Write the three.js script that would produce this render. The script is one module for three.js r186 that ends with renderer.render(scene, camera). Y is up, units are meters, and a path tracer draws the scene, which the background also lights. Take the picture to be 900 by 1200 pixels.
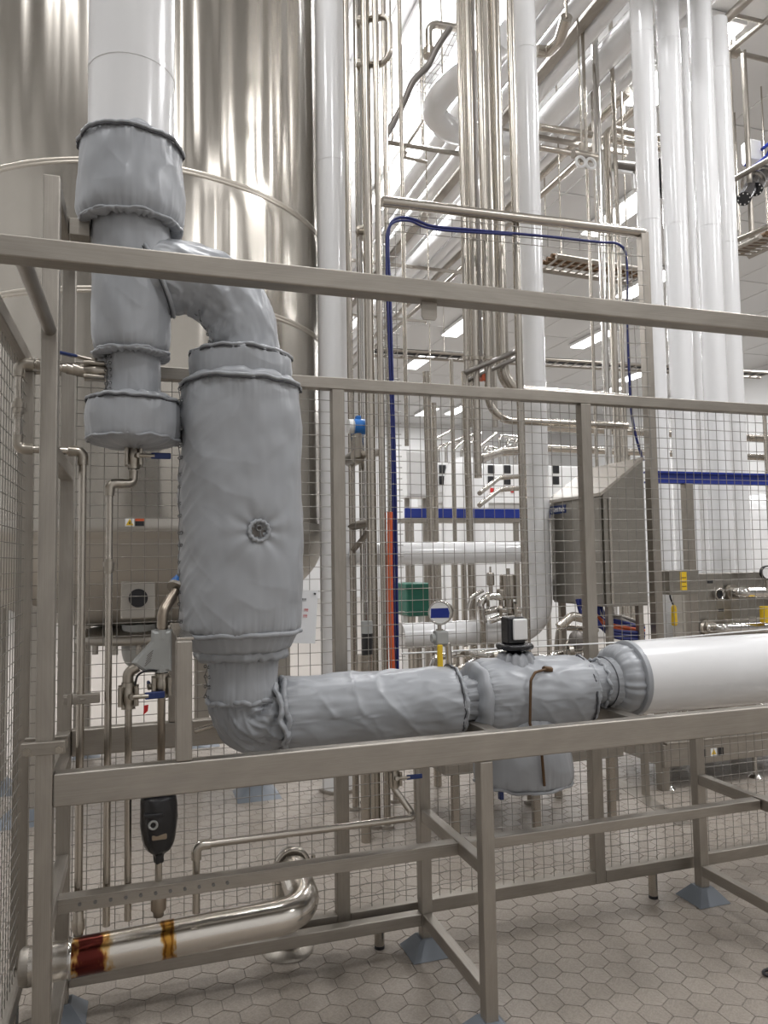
import * as THREE from 'three';
import { RoundedBoxGeometry } from 'three/addons/geometries/RoundedBoxGeometry.js';
import { mergeGeometries } from 'three/addons/utils/BufferGeometryUtils.js';
import { RectAreaLightUniformsLib } from 'three/addons/lights/RectAreaLightUniformsLib.js';
import { FontLoader } from 'three/addons/loaders/FontLoader.js';
import { TextGeometry } from 'three/addons/geometries/TextGeometry.js';
import { createNoise3D } from 'simplex-noise';

// ---------------------------------------------------------------- camera, exposure, light
const V = (x, y, z) => new THREE.Vector3(x, y, z);
const scene = new THREE.Scene();
const FOCAL = 880, EYE = 1.6, YAW = 18.06 * Math.PI / 180, PITCH = 3.6 * Math.PI / 180, ROLL = 0.015;
const camera = new THREE.PerspectiveCamera(2 * Math.atan(600 / FOCAL) * 180 / Math.PI, 0.75, 0.05, 80);
camera.position.set(0, EYE, 0);
camera.rotation.order = 'YXZ';
camera.rotation.set(PITCH, -YAW, -ROLL);
camera.updateMatrixWorld(true);
scene.add(camera);
scene.background = new THREE.Color(0x000000);
const renderer = new THREE.WebGLRenderer({ antialias: true });
renderer.toneMapping = THREE.LinearToneMapping;
renderer.toneMappingExposure = 1.12;
renderer.shadowMap.enabled = true;
RectAreaLightUniformsLib.init();
const HIGH = 9.15, LOW = 7.6, STEP_Z = -10.55, STEP_X = 4.3;   // the two ceiling heights and where the bulkhead drops
const ceilingAt = (x, z) => (z > STEP_Z && x < STEP_X ? HIGH : LOW);
const LAMP_POWER = 56, LAMP_POWER_HIGH = 86, LAMP_W = 0.42, LAMP_L = 1.6;
// ceiling fixtures: [x, z]; y is the ceiling above; the ones in view are read from the photograph
const LAMPS = [];

// ---------------------------------------------------------------- pixel helpers (photo frame 900 x 1200)
const camF = V(0, 0, -1).applyQuaternion(camera.quaternion), camR = V(1, 0, 0).applyQuaternion(camera.quaternion), camU = V(0, 1, 0).applyQuaternion(camera.quaternion);
const ray = (px, py) => camF.clone().addScaledVector(camR, (px - 450) / FOCAL).addScaledVector(camU, -(py - 600) / FOCAL);
const P = (px, py, z) => { const d = ray(px, py); return d.multiplyScalar(z / d.z).add(camera.position); };
const PX = (px, py, x) => { const d = ray(px, py); return d.multiplyScalar(x / d.x).add(camera.position); };
const PY = (px, py, y = 0) => { const d = ray(px, py); return d.multiplyScalar((y - EYE) / d.y).add(camera.position); };
const scaleAt = (p) => p.clone().sub(camera.position).dot(camF) / FOCAL;       // metres per pixel

// ---------------------------------------------------------------- random and noise
let seed = 12345;
const rnd = () => { seed = (seed * 1664525 + 1013904223) >>> 0; return seed / 4294967296; };
const noise = createNoise3D(rnd);
const fbm = (x, y, z) => noise(x, y, z) * 0.6 + noise(x * 2.1, y * 2.1, z * 2.1) * 0.28 + noise(x * 4.3, y * 4.3, z * 4.3) * 0.12;

// ---------------------------------------------------------------- textures
function tex(w, h, fn, srgb, rx = 1, ry = 1) {
  const d = new Uint8Array(w * h * 4);
  for (let y = 0; y < h; y++) for (let x = 0; x < w; x++) { const c = fn(x / w, y / h, x, y); for (let k = 0; k < 3; k++) d[(y * w + x) * 4 + k] = Math.max(0, Math.min(255, c[k] * 255)); d[(y * w + x) * 4 + 3] = 255; }
  const t = new THREE.DataTexture(d, w, h, THREE.RGBAFormat); t.wrapS = t.wrapT = THREE.RepeatWrapping; t.magFilter = THREE.LinearFilter; t.minFilter = THREE.LinearMipmapLinearFilter; t.generateMipmaps = true;
  if (srgb) t.colorSpace = THREE.SRGBColorSpace;
  t.repeat.set(rx, ry); t.needsUpdate = true; return t;
}
const TAU = Math.PI * 2;
const ring = (u, v, fu, fv, s) => noise(Math.cos(u * TAU) * fu + s, Math.sin(u * TAU) * fu + Math.cos(v * TAU) * fv, Math.sin(v * TAU) * fv + s * 1.7);
// rolled and brushed stainless steel: fine streaks along u, blotchy handling marks
const brushRough = tex(512, 512, (u, v, x, y) => { const s = ring(u, v, 0.5, 26, 3) * 0.07 + ring(u, v, 0.3, 60, 9) * 0.06 + ring(u, v, 1.2, 1.2, 5) * 0.05; const g = 0.66 + s; return [g, g, g]; });
const brushColor = tex(512, 512, (u, v) => { const s = ring(u, v, 1.0, 1.0, 21) * 0.022 + ring(u, v, 3, 5, 31) * 0.012 + ring(u, v, 0.4, 40, 7) * 0.025; const g = 0.9 + s; return [g, g * 0.995, g * 0.985]; }, true);
const brushBump = tex(512, 512, (u, v) => { const g = 0.5 + ring(u, v, 0.35, 45, 13) * 0.35; return [g, g, g]; });
const clothBump = tex(256, 256, (u, v, x, y) => { const g = 0.5 + 0.25 * Math.sin(x * Math.PI / 2) * 0.8 + 0.25 * Math.sin(y * Math.PI / 2) * 0.8; return [g, g, g]; });

// ---------------------------------------------------------------- materials
const std = (r, g, b, o = {}) => { const m = new THREE.MeshStandardMaterial(o); m.color.setRGB(r, g, b); return m; };
const phys = (r, g, b, o = {}) => { const m = new THREE.MeshPhysicalMaterial(o); m.color.setRGB(r, g, b); return m; };
const M = {
  steel: std(0.49, 0.46, 0.42, { metalness: 1, roughness: 0.74, roughnessMap: brushRough, map: brushColor, bumpMap: brushBump, bumpScale: 0.00012 }),
  steelWorn: std(0.44, 0.41, 0.37, { metalness: 1, roughness: 0.74, roughnessMap: brushRough, map: brushColor, bumpMap: brushBump, bumpScale: 0.0002 }),
  tube: std(0.46, 0.425, 0.375, { metalness: 1, roughness: 0.27 }),
  tubeBrown: std(0.34, 0.29, 0.235, { metalness: 1, roughness: 0.3 }),
  tubeShine: std(0.60, 0.58, 0.55, { metalness: 1, roughness: 0.14 }),
  wire: std(0.30, 0.285, 0.26, { metalness: 1, roughness: 0.5 }),
  cast: std(0.40, 0.41, 0.40, { metalness: 0.55, roughness: 0.5 }),
  fitting: std(0.40, 0.365, 0.315, { metalness: 1, roughness: 0.3 }),
  tank: std(0.43, 0.402, 0.358, { metalness: 1, roughness: 0.25 }),
  seam: std(0.50, 0.46, 0.40, { metalness: 1, roughness: 0.45 }),
  tankLow: std(0.46, 0.435, 0.395, { metalness: 1, roughness: 0.5 }),
  darkSteel: std(0.20, 0.185, 0.17, { metalness: 0.8, roughness: 0.5 }),
  clad: phys(0.78, 0.78, 0.78, { roughness: 0.2, clearcoat: 0.5, clearcoatRoughness: 0.08 }),
  cloth: std(0.33, 0.343, 0.362, { roughness: 0.36 }),
  clothEdge: std(0.315, 0.327, 0.345, { roughness: 0.4 }),
  thread: std(0.05, 0.05, 0.055, { roughness: 0.7 }),
  hook: std(0.2, 0.2, 0.2, { metalness: 0.9, roughness: 0.4 }),
  wall: std(0.64, 0.64, 0.635, { roughness: 0.5 }),
  ceil: std(0.62, 0.62, 0.615, { roughness: 0.6 }),
  blueLever: std(0.008, 0.026, 0.13, { roughness: 0.4 }),
  blue: std(0.010, 0.03, 0.25, { roughness: 0.35 }),
  blueHose: std(0.007, 0.014, 0.115, { roughness: 0.4 }),
  blueBright: std(0.02, 0.16, 0.50, { roughness: 0.4 }),
  orange: std(0.55, 0.10, 0.03, { roughness: 0.5 }),
  yellow: std(0.75, 0.50, 0.02, { roughness: 0.45 }),
  red: std(0.55, 0.02, 0.02, { roughness: 0.5 }),
  green: std(0.008, 0.10, 0.065, { roughness: 0.4 }),
  black: std(0.014, 0.014, 0.016, { roughness: 0.45 }),
  blackGloss: std(0.012, 0.012, 0.014, { roughness: 0.25 }),
  rust: std(0.115, 0.066, 0.032, { metalness: 0.5, roughness: 0.55 }),
  white: std(0.80, 0.80, 0.79, { roughness: 0.45 }),
  tan: std(0.30, 0.235, 0.165, { roughness: 0.6 }),
  paper: std(0.78, 0.78, 0.78, { roughness: 0.7 }),
  footPaint: std(0.16, 0.18, 0.205, { roughness: 0.5 }),
  cabinet: std(0.42, 0.40, 0.365, { metalness: 1, roughness: 0.5, roughnessMap: brushRough, map: brushColor }),
  floorFar: std(0.345, 0.312, 0.278, { roughness: 0.3 }),
  grout: std(0.235, 0.21, 0.187, { roughness: 0.85 }),
};

// ---------------------------------------------------------------- object helpers
const names = {};
const numbered = (n) => { if (!(n in names)) { names[n] = 0; return n; } names[n]++; return n + '_' + String(names[n]).padStart(3, '0'); };
function thing(name, label, category, group) {
  const o = new THREE.Group(); o.name = numbered(name); o.userData = { label, category };
  if (group) o.userData.group = group;
  scene.add(o); return o;
}
function part(name, geo, mat, parent, label) {
  const g = Array.isArray(geo) ? merge(geo) : geo;
  const m = new THREE.Mesh(g, mat); m.name = name; m.castShadow = m.receiveShadow = true;
  if (label) m.userData.label = label;
  parent.add(m); return m;
}
function structure(name, geo, mat) { const m = new THREE.Mesh(geo, mat); m.name = name; m.userData.kind = 'structure'; m.castShadow = m.receiveShadow = true; scene.add(m); return m; }
function merge(list) {
  const a = list.map((g) => { const q = g.index ? g.toNonIndexed() : g; if (!q.attributes.uv) q.setAttribute('uv', new THREE.Float32BufferAttribute(new Float32Array(q.attributes.position.count * 2), 2)); for (const k of Object.keys(q.attributes)) if (!['position', 'normal', 'uv'].includes(k)) q.deleteAttribute(k); return q; });
  return mergeGeometries(a, false);
}
// ---------------------------------------------------------------- shape helpers
const box = (x0, x1, y0, y1, z0, z1, r = 0.003) => {
  const w = Math.abs(x1 - x0), h = Math.abs(y1 - y0), d = Math.abs(z1 - z0);
  const rr = Math.min(r, w / 2.2, h / 2.2, d / 2.2);
  const g = rr > 0.0004 ? new RoundedBoxGeometry(w, h, d, 1, rr) : new THREE.BoxGeometry(w, h, d);
  const p = g.attributes.position, nn = g.attributes.normal, uv = g.attributes.uv;      // uv in metres, u along the longest side
  const L = w >= h && w >= d ? 0 : h >= d ? 1 : 2;
  for (let i = 0; i < p.count; i++) {
    const c = [p.getX(i), p.getY(i), p.getZ(i)], n = [Math.abs(nn.getX(i)), Math.abs(nn.getY(i)), Math.abs(nn.getZ(i))];
    const N = n[0] > n[1] && n[0] > n[2] ? 0 : n[1] > n[2] ? 1 : 2;
    const rest = [0, 1, 2].filter((k) => k !== N); const U = N === L ? rest[0] : L, W = rest.find((k) => k !== U);
    uv.setXY(i, c[U] * 0.9 + x0 * 1.37 + z0, c[W] * 2.6 + y0 * 1.91 + x0);
  }
  g.translate((x0 + x1) / 2, (y0 + y1) / 2, (z0 + z1) / 2); return g;
};
// round the corners of a polyline
function bend(pts, R, n = 8) {
  const out = [pts[0].clone()];
  for (let i = 1; i < pts.length - 1; i++) {
    const a = pts[i - 1].clone().sub(pts[i]).normalize(), b = pts[i + 1].clone().sub(pts[i]).normalize();
    const ang = Math.acos(Math.max(-1, Math.min(1, a.dot(b)))); if (ang > 3.12) { out.push(pts[i].clone()); continue; }
    let d = R / Math.tan(ang / 2); d = Math.min(d, pts[i].distanceTo(pts[i - 1]) * 0.49, pts[i].distanceTo(pts[i + 1]) * 0.49);
    const rr = d * Math.tan(ang / 2), bis = a.clone().add(b).normalize(), c = pts[i].clone().addScaledVector(bis, rr / Math.sin(ang / 2));
    const s = pts[i].clone().addScaledVector(a, d).sub(c), e = pts[i].clone().addScaledVector(b, d).sub(c), tot = s.angleTo(e), ax = s.clone().cross(e).normalize();
    for (let k = 0; k <= n; k++) out.push(s.clone().applyAxisAngle(ax, tot * k / n).add(c));
  }
  out.push(pts[pts.length - 1].clone()); return out;
}
// sweep a circle of radius r (number or function of the arc fraction) along points; uv = metres
function tube(pts, r, seg = 16, caps = true, disp) {
  const rf = typeof r === 'function' ? r : () => r;
  const n = pts.length, pos = [], uv = [], idx = [];
  const len = [0]; for (let i = 1; i < n; i++) len.push(len[i - 1] + pts[i].distanceTo(pts[i - 1]));
  let t = pts[1].clone().sub(pts[0]).normalize(), nrm = Math.abs(t.y) < 0.9 ? V(0, 1, 0) : V(0, 0, 1); nrm.addScaledVector(t, -nrm.dot(t)).normalize();
  for (let i = 0; i < n; i++) {
    const tn = (i < n - 1 ? pts[i + 1].clone().sub(pts[i]).normalize() : t.clone()); if (i > 0 && i < n - 1) tn.add(pts[i].clone().sub(pts[i - 1]).normalize()).normalize();
    nrm.addScaledVector(tn, -nrm.dot(tn)).normalize(); const bin = tn.clone().cross(nrm);
    const f = len[i] / len[n - 1];
    for (let k = 0; k <= seg; k++) {
      const a = k / seg * TAU; let R = rf(f, len[i]); if (disp) R += disp(len[i], a, f);
      pos.push(...pts[i].clone().addScaledVector(nrm, Math.cos(a) * R).addScaledVector(bin, Math.sin(a) * R).toArray()); uv.push(len[i] * 0.9, k / seg * Math.max(0.2, TAU * rf(f, len[i]) * 2.4));
      if (i && k) { const b = i * (seg + 1) + k; idx.push(b - seg - 2, b - seg - 1, b, b - seg - 2, b, b - 1); }
    }
    t = tn;
  }
  const g = new THREE.BufferGeometry(); g.setAttribute('position', new THREE.Float32BufferAttribute(pos, 3)); g.setAttribute('uv', new THREE.Float32BufferAttribute(uv, 2)); g.setIndex(idx);
  g.computeVertexNormals();
  const nr = g.attributes.normal; for (let i = 0; i < n; i++) { const a = i * (seg + 1), b = a + seg, v = V(nr.getX(a) + nr.getX(b), nr.getY(a) + nr.getY(b), nr.getZ(a) + nr.getZ(b)).normalize(); nr.setXYZ(a, v.x, v.y, v.z); nr.setXYZ(b, v.x, v.y, v.z); }
  if (!caps) return g;
  const list = [g.toNonIndexed()];
  for (const [i, s] of [[0, 1], [n - 1, 0]]) {
    const cp = [], cu = [];
    for (let k = 0; k < seg; k++) { const a = i * (seg + 1) + k, tri = s ? [a + 1, a] : [a, a + 1]; cp.push(pts[i].x, pts[i].y, pts[i].z); for (const q of tri) cp.push(pos[q * 3], pos[q * 3 + 1], pos[q * 3 + 2]); cu.push(0, 0, 0, 0, 0, 0); }
    const c = new THREE.BufferGeometry(); c.setAttribute('position', new THREE.Float32BufferAttribute(cp, 3)); c.setAttribute('uv', new THREE.Float32BufferAttribute(cu, 2)); c.computeVertexNormals(); list.push(c);
  }
  return mergeGeometries(list, false);
}
const cyl = (a, b, r, seg = 16, r2) => tube([a, b], r2 === undefined ? r : (f) => r + (r2 - r) * f, seg);
// spin a profile [radius, height] round an axis through c; disp(theta, j, r, h) -> [dr, dh]
function spin(profile, c, axis = 'y', seg = 64, disp, flip = false) {
  const n = profile.length, pos = [], uv = [], idx = [];
  let hl = 0;
  for (let j = 0; j < n; j++) {
    if (j) hl += Math.hypot(profile[j][0] - profile[j - 1][0], profile[j][1] - profile[j - 1][1]);
    for (let k = 0; k <= seg; k++) {
      const th = (k % seg) / seg * TAU; let [r, h] = profile[j]; if (disp && r > 1e-5) { const d = disp(th, j, r, h); r += d[0]; h += d[1]; }
      const a = Math.cos(th) * r, b = Math.sin(th) * r;
      if (axis === 'y') pos.push(c.x + a, c.y + h, c.z + b); else if (axis === 'x') pos.push(c.x + h, c.y + b, c.z + a); else pos.push(c.x + b, c.y + a, c.z + h);
      uv.push(hl * 0.9, k / seg * Math.max(0.2, TAU * profile[Math.floor(n / 2)][0]));
      if (j && k) { const q = j * (seg + 1) + k; idx.push(q - seg - 2, q, q - seg - 1, q - seg - 2, q - 1, q); }
    }
  }
  if (flip) for (let i = 0; i < idx.length; i += 3) { const s = idx[i]; idx[i] = idx[i + 1]; idx[i + 1] = s; }
  const g = new THREE.BufferGeometry(); g.setAttribute('position', new THREE.Float32BufferAttribute(pos, 3)); g.setAttribute('uv', new THREE.Float32BufferAttribute(uv, 2)); g.setIndex(idx); g.computeVertexNormals();
  const nr = g.attributes.normal; for (let j = 0; j < n; j++) { const a = j * (seg + 1), b = a + seg, v = V(nr.getX(a) + nr.getX(b), nr.getY(a) + nr.getY(b), nr.getZ(a) + nr.getZ(b)).normalize(); nr.setXYZ(a, v.x, v.y, v.z); nr.setXYZ(b, v.x, v.y, v.z); }
  return g;
}
// resample a profile smoothly, keeping hard corners where a point is doubled
function smooth(profile, n = 60) {
  const c = new THREE.CatmullRomCurve3(profile.map((p) => V(p[0], p[1], 0)), false, 'centripetal');
  return c.getSpacedPoints(n).map((p) => [Math.max(0, p.x), p.y]);
}
function prism(pts, depth, o = {}) { // extruded outline in xy, from z=0 towards +z
  const s = new THREE.Shape(pts.map((p) => new THREE.Vector2(p[0], p[1])));
  return new THREE.ExtrudeGeometry(s, { depth, bevelEnabled: !!o.bevel, bevelSize: o.bevel || 0, bevelThickness: o.bevel || 0, bevelSegments: 2, steps: 1, curveSegments: 12 });
}
function hexNut(a, b, r) { return tube([a, b], r, 6); }
const font = await new FontLoader().loadAsync('fonts/droid/droid_sans_bold.typeface.json');
function text(str, size, mat, pos, rotY, parent, name = 'lettering', w) {
  const g = new TextGeometry(str, { font, size, depth: 0.0008, curveSegments: 3 }); g.computeBoundingBox(); const bw = g.boundingBox.max.x - g.boundingBox.min.x;
  g.translate(-bw / 2 - g.boundingBox.min.x, -size / 2, 0); if (w) g.scale(w / bw, 1, 1); g.rotateY(rotY); g.translate(pos.x, pos.y, pos.z);
  return part(name, g, mat, parent);
}

// ================================================================ THE HALL
const X0 = -7, X1 = 19, Z0 = 6, Z1 = -31;
{
  const slab = structure('floor', box(X0 - 0.2, X1 + 0.2, -0.25, -0.0035, Z1 - 0.2, Z0 + 0.2, 0), M.grout);
  // hexagonal clay tiles, 100 mm across flats, laid in rows along x
  const PITCH_X = 0.1058, ROW = 0.0935, ox = 0.0815, oz = -3.151;
  const tileMap = (s) => tex(128, 128, (u, v) => { const g = 0.93 + ring(u, v, 2, 2, s) * 0.06 + ring(u, v, 7, 7, s + 4) * 0.06 + ring(u, v, 16, 16, s + 9) * 0.05; return [g, g * 0.985, g * 0.965]; }, true);
  const tints = [[0.345, 0.312, 0.278], [0.333, 0.301, 0.267], [0.355, 0.322, 0.287], [0.341, 0.309, 0.276]];
  const tileMats = tints.map((t, i) => std(t[0], t[1], t[2], { roughness: 0.42, map: tileMap(50 + i * 11), bumpMap: brushRough, bumpScale: 0.0006 }));
  const hex = (R) => { const q = []; for (let k = 0; k < 6; k++) { const a = Math.PI / 6 + k * Math.PI / 3; q.push([Math.cos(a) * R, Math.sin(a) * R]); } return q; };
  const tileGeo = (() => {
    const top = hex(0.0598 - 0.0012), mid = hex(0.0598), pos = [], uv = [], add = (...t) => t.forEach((p) => { pos.push(...p); uv.push(p[0] * 6 + 0.5, p[2] * 6 + 0.5); });
    for (let k = 0; k < 6; k++) { const a = top[k], b = top[(k + 1) % 6], c = mid[k], d = mid[(k + 1) % 6]; add([0, 0, 0], [b[0], 0, b[1]], [a[0], 0, a[1]]); add([a[0], 0, a[1]], [b[0], 0, b[1]], [c[0], -0.0012, c[1]]); add([b[0], 0, b[1]], [d[0], -0.0012, d[1]], [c[0], -0.0012, c[1]]); add([c[0], -0.0012, c[1]], [d[0], -0.0012, d[1]], [c[0], -0.008, c[1]]); add([d[0], -0.0012, d[1]], [d[0], -0.008, d[1]], [c[0], -0.008, c[1]]); }
    const g = new THREE.BufferGeometry(); g.setAttribute('position', new THREE.Float32BufferAttribute(pos, 3)); g.setAttribute('uv', new THREE.Float32BufferAttribute(uv, 2)); g.computeVertexNormals(); return g;
  })();
  const all = [];
  for (let j = -42; j <= 34; j++) for (let i = -30; i <= 62; i++) {
    const x = ox + i * PITCH_X + (((j % 2) + 2) % 2) * PITCH_X / 2, z = oz + j * ROW;
    if (z > 0.1 || z < -7 || x < -2.2 || x > 6.2) continue;
    const v = V(x, 0, z).sub(camera.position), d = v.dot(camF), px = 450 + FOCAL * v.dot(camR) / d, py = 600 - FOCAL * v.dot(camU) / d;
    const seen = d > 0.2 && px > -15 && px < 915 && py > 500 && py < 1215;
    const behindRack = z < -3.05 ? 0.35 : 1;
    all.push({ x, z, score: seen ? behindRack / (d * d) : -1, t: Math.floor(rnd() * 4), y: (rnd() - 0.5) * 0.0006 });
  }
  all.sort((a, b) => b.score - a.score);
  const rest = [[], [], [], []];
  all.forEach((t, i) => {
    if (i < 300 && t.score > 0) { const m = part('hex_tile', tileGeo, tileMats[t.t], slab); m.position.set(t.x, t.y, t.z); } else { const g = tileGeo.clone(); g.translate(t.x, t.y, t.z); rest[t.t].push(g); }
  });
  rest.forEach((l, i) => { const m = part('hex_tile_field', mergeGeometries(l, false), tileMats[i], slab); m.userData.kind = 'stuff'; });
  // plain floor finish beyond the tiles that can be told apart
  const far = [box(X0, X1, -0.0034, -0.0005, Z1, -7.05, 0), box(X0, -2.25, -0.0034, -0.0005, -7.05, Z0, 0), box(6.25, X1, -0.0034, -0.0005, -7.05, Z0, 0), box(-2.25, 6.25, -0.0034, -0.0005, 0.15, Z0, 0)];
  part('floor_finish', far, M.floorFar, slab);
  const ribs = (list) => merge(list);
  structure('wall_left', box(X0 - 0.2, X0, 0, HIGH, Z1, Z0, 0), M.wall);
  structure('wall_right', box(X1, X1 + 0.2, 0, HIGH, Z1, Z0, 0), M.wall);
  structure('wall_front', box(X0, X1, 0, HIGH, Z0, Z0 + 0.2, 0), M.wall);
  const wb = structure('wall_back', box(X0, X1, 0, LOW, Z1 - 0.2, Z1, 0), M.wall);
  const bulk = structure('wall_bulkhead', merge([box(X0, STEP_X + 0.15, LOW, HIGH, STEP_Z - 0.15, STEP_Z, 0), box(STEP_X, STEP_X + 0.15, LOW, HIGH, STEP_Z, Z0, 0)]), M.wall);
  { const l = []; for (let x = -1.5; x < STEP_X; x += 0.16) l.push(box(x, x + 0.022, LOW + 0.02, HIGH - 0.06, STEP_Z, STEP_Z + 0.012, 0)); for (let z = STEP_Z + 0.1; z < -3; z += 0.16) l.push(box(STEP_X - 0.012, STEP_X, LOW + 0.02, HIGH - 0.06, z, z + 0.022, 0)); const m = part('panel_ribs', l, M.wall, bulk); m.userData.kind = 'stuff';
    part('cornice', box(X0, STEP_X, HIGH - 0.16, HIGH, STEP_Z, STEP_Z + 0.05, 0), M.wall, bulk); }
  const c1 = structure('ceiling', box(X0 - 0.2, STEP_X + 0.15, HIGH, HIGH + 0.2, STEP_Z - 0.15, Z0 + 0.2, 0), M.ceil);
  const c2 = structure('ceiling_001', merge([box(X0 - 0.2, X1 + 0.2, LOW, LOW + 0.2, Z1 - 0.2, STEP_Z - 0.15, 0), box(STEP_X + 0.15, X1 + 0.2, LOW, LOW + 0.2, STEP_Z - 0.15, Z0 + 0.2, 0)]), M.ceil);
  { const a = [], b = []; for (let x = -3; x < STEP_X; x += 0.3) a.push(box(x, x + 0.05, HIGH - 0.02, HIGH, STEP_Z, 1, 0)); for (let x = -6; x < 18; x += 1.15) b.push(box(x, x + 0.03, LOW - 0.012, LOW, Z1, x > STEP_X + 0.15 ? -2 : STEP_Z - 0.16, 0));
    part('ceiling_ribs', a, M.ceil, c1).userData.kind = 'stuff'; part('ceiling_ribs', b, M.ceil, c2).userData.kind = 'stuff';
    for (let z = STEP_Z - 2.4; z > Z1; z -= 2.4) part('ceiling_joint', box(X0, X1, LOW - 0.015, LOW, z, z + 0.05, 0), M.ceil, c2); for (let z = STEP_Z; z < -2; z += 2.4) part('ceiling_joint', box(STEP_X + 0.15, X1, LOW - 0.015, LOW, z, z + 0.05, 0), M.ceil, c2); }
}
// ---------------------------------------------------------------- ceiling fixtures
{
  const glow = new THREE.MeshStandardMaterial({ color: 0xffffff, emissive: 0xffffff, emissiveIntensity: 5 });
  const seen = [[PY(510, 8, HIGH - 0.1), 'big'], [PY(466, 212, LOW - 0.1)], [PY(541, 383, LOW - 0.1)], [PY(491, 424, LOW - 0.1)], [PY(695, 398, LOW - 0.1)], [PY(746, 440, LOW - 0.1)], [PY(536, 481, LOW - 0.1)], [PY(724, 253, LOW - 0.1)]];
  const spots = seen.map(([p], i) => [p.x, p.z, i ? 1 : 2.2]);                       // the high bay by the bulkhead is the strongest: it throws the floor shadows forward
  for (const [x, z, k] of [[-3.6, -7.0, 0.9], [-3.6, -2.0, 0.7], [1.2, -3.6, 0.7], [0.4, 2.2, 0.9], [6.2, -7.2, 0.65], [6.2, -2.4, 1.0], [6, 3, 0.8], [11, -7, 0.7], [11, -1.5, 0.7], [-4, -14.5, 1.8], [-1, -11.8, 1.8], [-4, -22, 1.3], [4.0, -16.0, 1.4], [10.5, -13.5], [10.5, -21], [16, -14.5], [16, -23], [3, -27], [11, -28]]) spots.push([x, z, k]);
  const texts = ['high bay fixture hung beside the white corrugated bulkhead', 'large bright fixture just below the bulkhead edge', 'fixture seen between the blue hose and the tube bundle', 'smaller fixture beyond the dark conduit near the green bin', 'fixture showing between the white riser and the slim hangers', 'fixture partly behind the cable tray post', 'dim far fixture over the filling line', 'twin tube fixture above the round tray arch'];
  spots.forEach(([x, z, k = 1], i) => {
    const y = ceilingAt(x, z), t = thing('ceiling_light', i < 8 ? texts[i] : 'white linear ceiling light fixture among the hall rows', 'ceiling light', 'linear ceiling lights'), d = 0.06;
    part('housing', box(x - LAMP_W / 2 - 0.03, x + LAMP_W / 2 + 0.03, y - 0.1, y - 0.018, z - LAMP_L / 2 - 0.04, z + LAMP_L / 2 + 0.04, 0.008), M.white, t);
    part('diffuser', box(x - LAMP_W / 2, x + LAMP_W / 2, y - 0.125, y - 0.1, z - LAMP_L / 2, z + LAMP_L / 2, 0.006), glow, t, 'glowing white diffuser');
    const l = new THREE.RectAreaLight(0xfdfdff, k * (z > STEP_Z ? LAMP_POWER_HIGH : LAMP_POWER), LAMP_W, LAMP_L); l.position.set(x, y - 0.135, z); l.rotation.x = -Math.PI / 2; l.name = 'fixture_light'; l.castShadow = true; t.add(l);
  });
}

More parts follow.
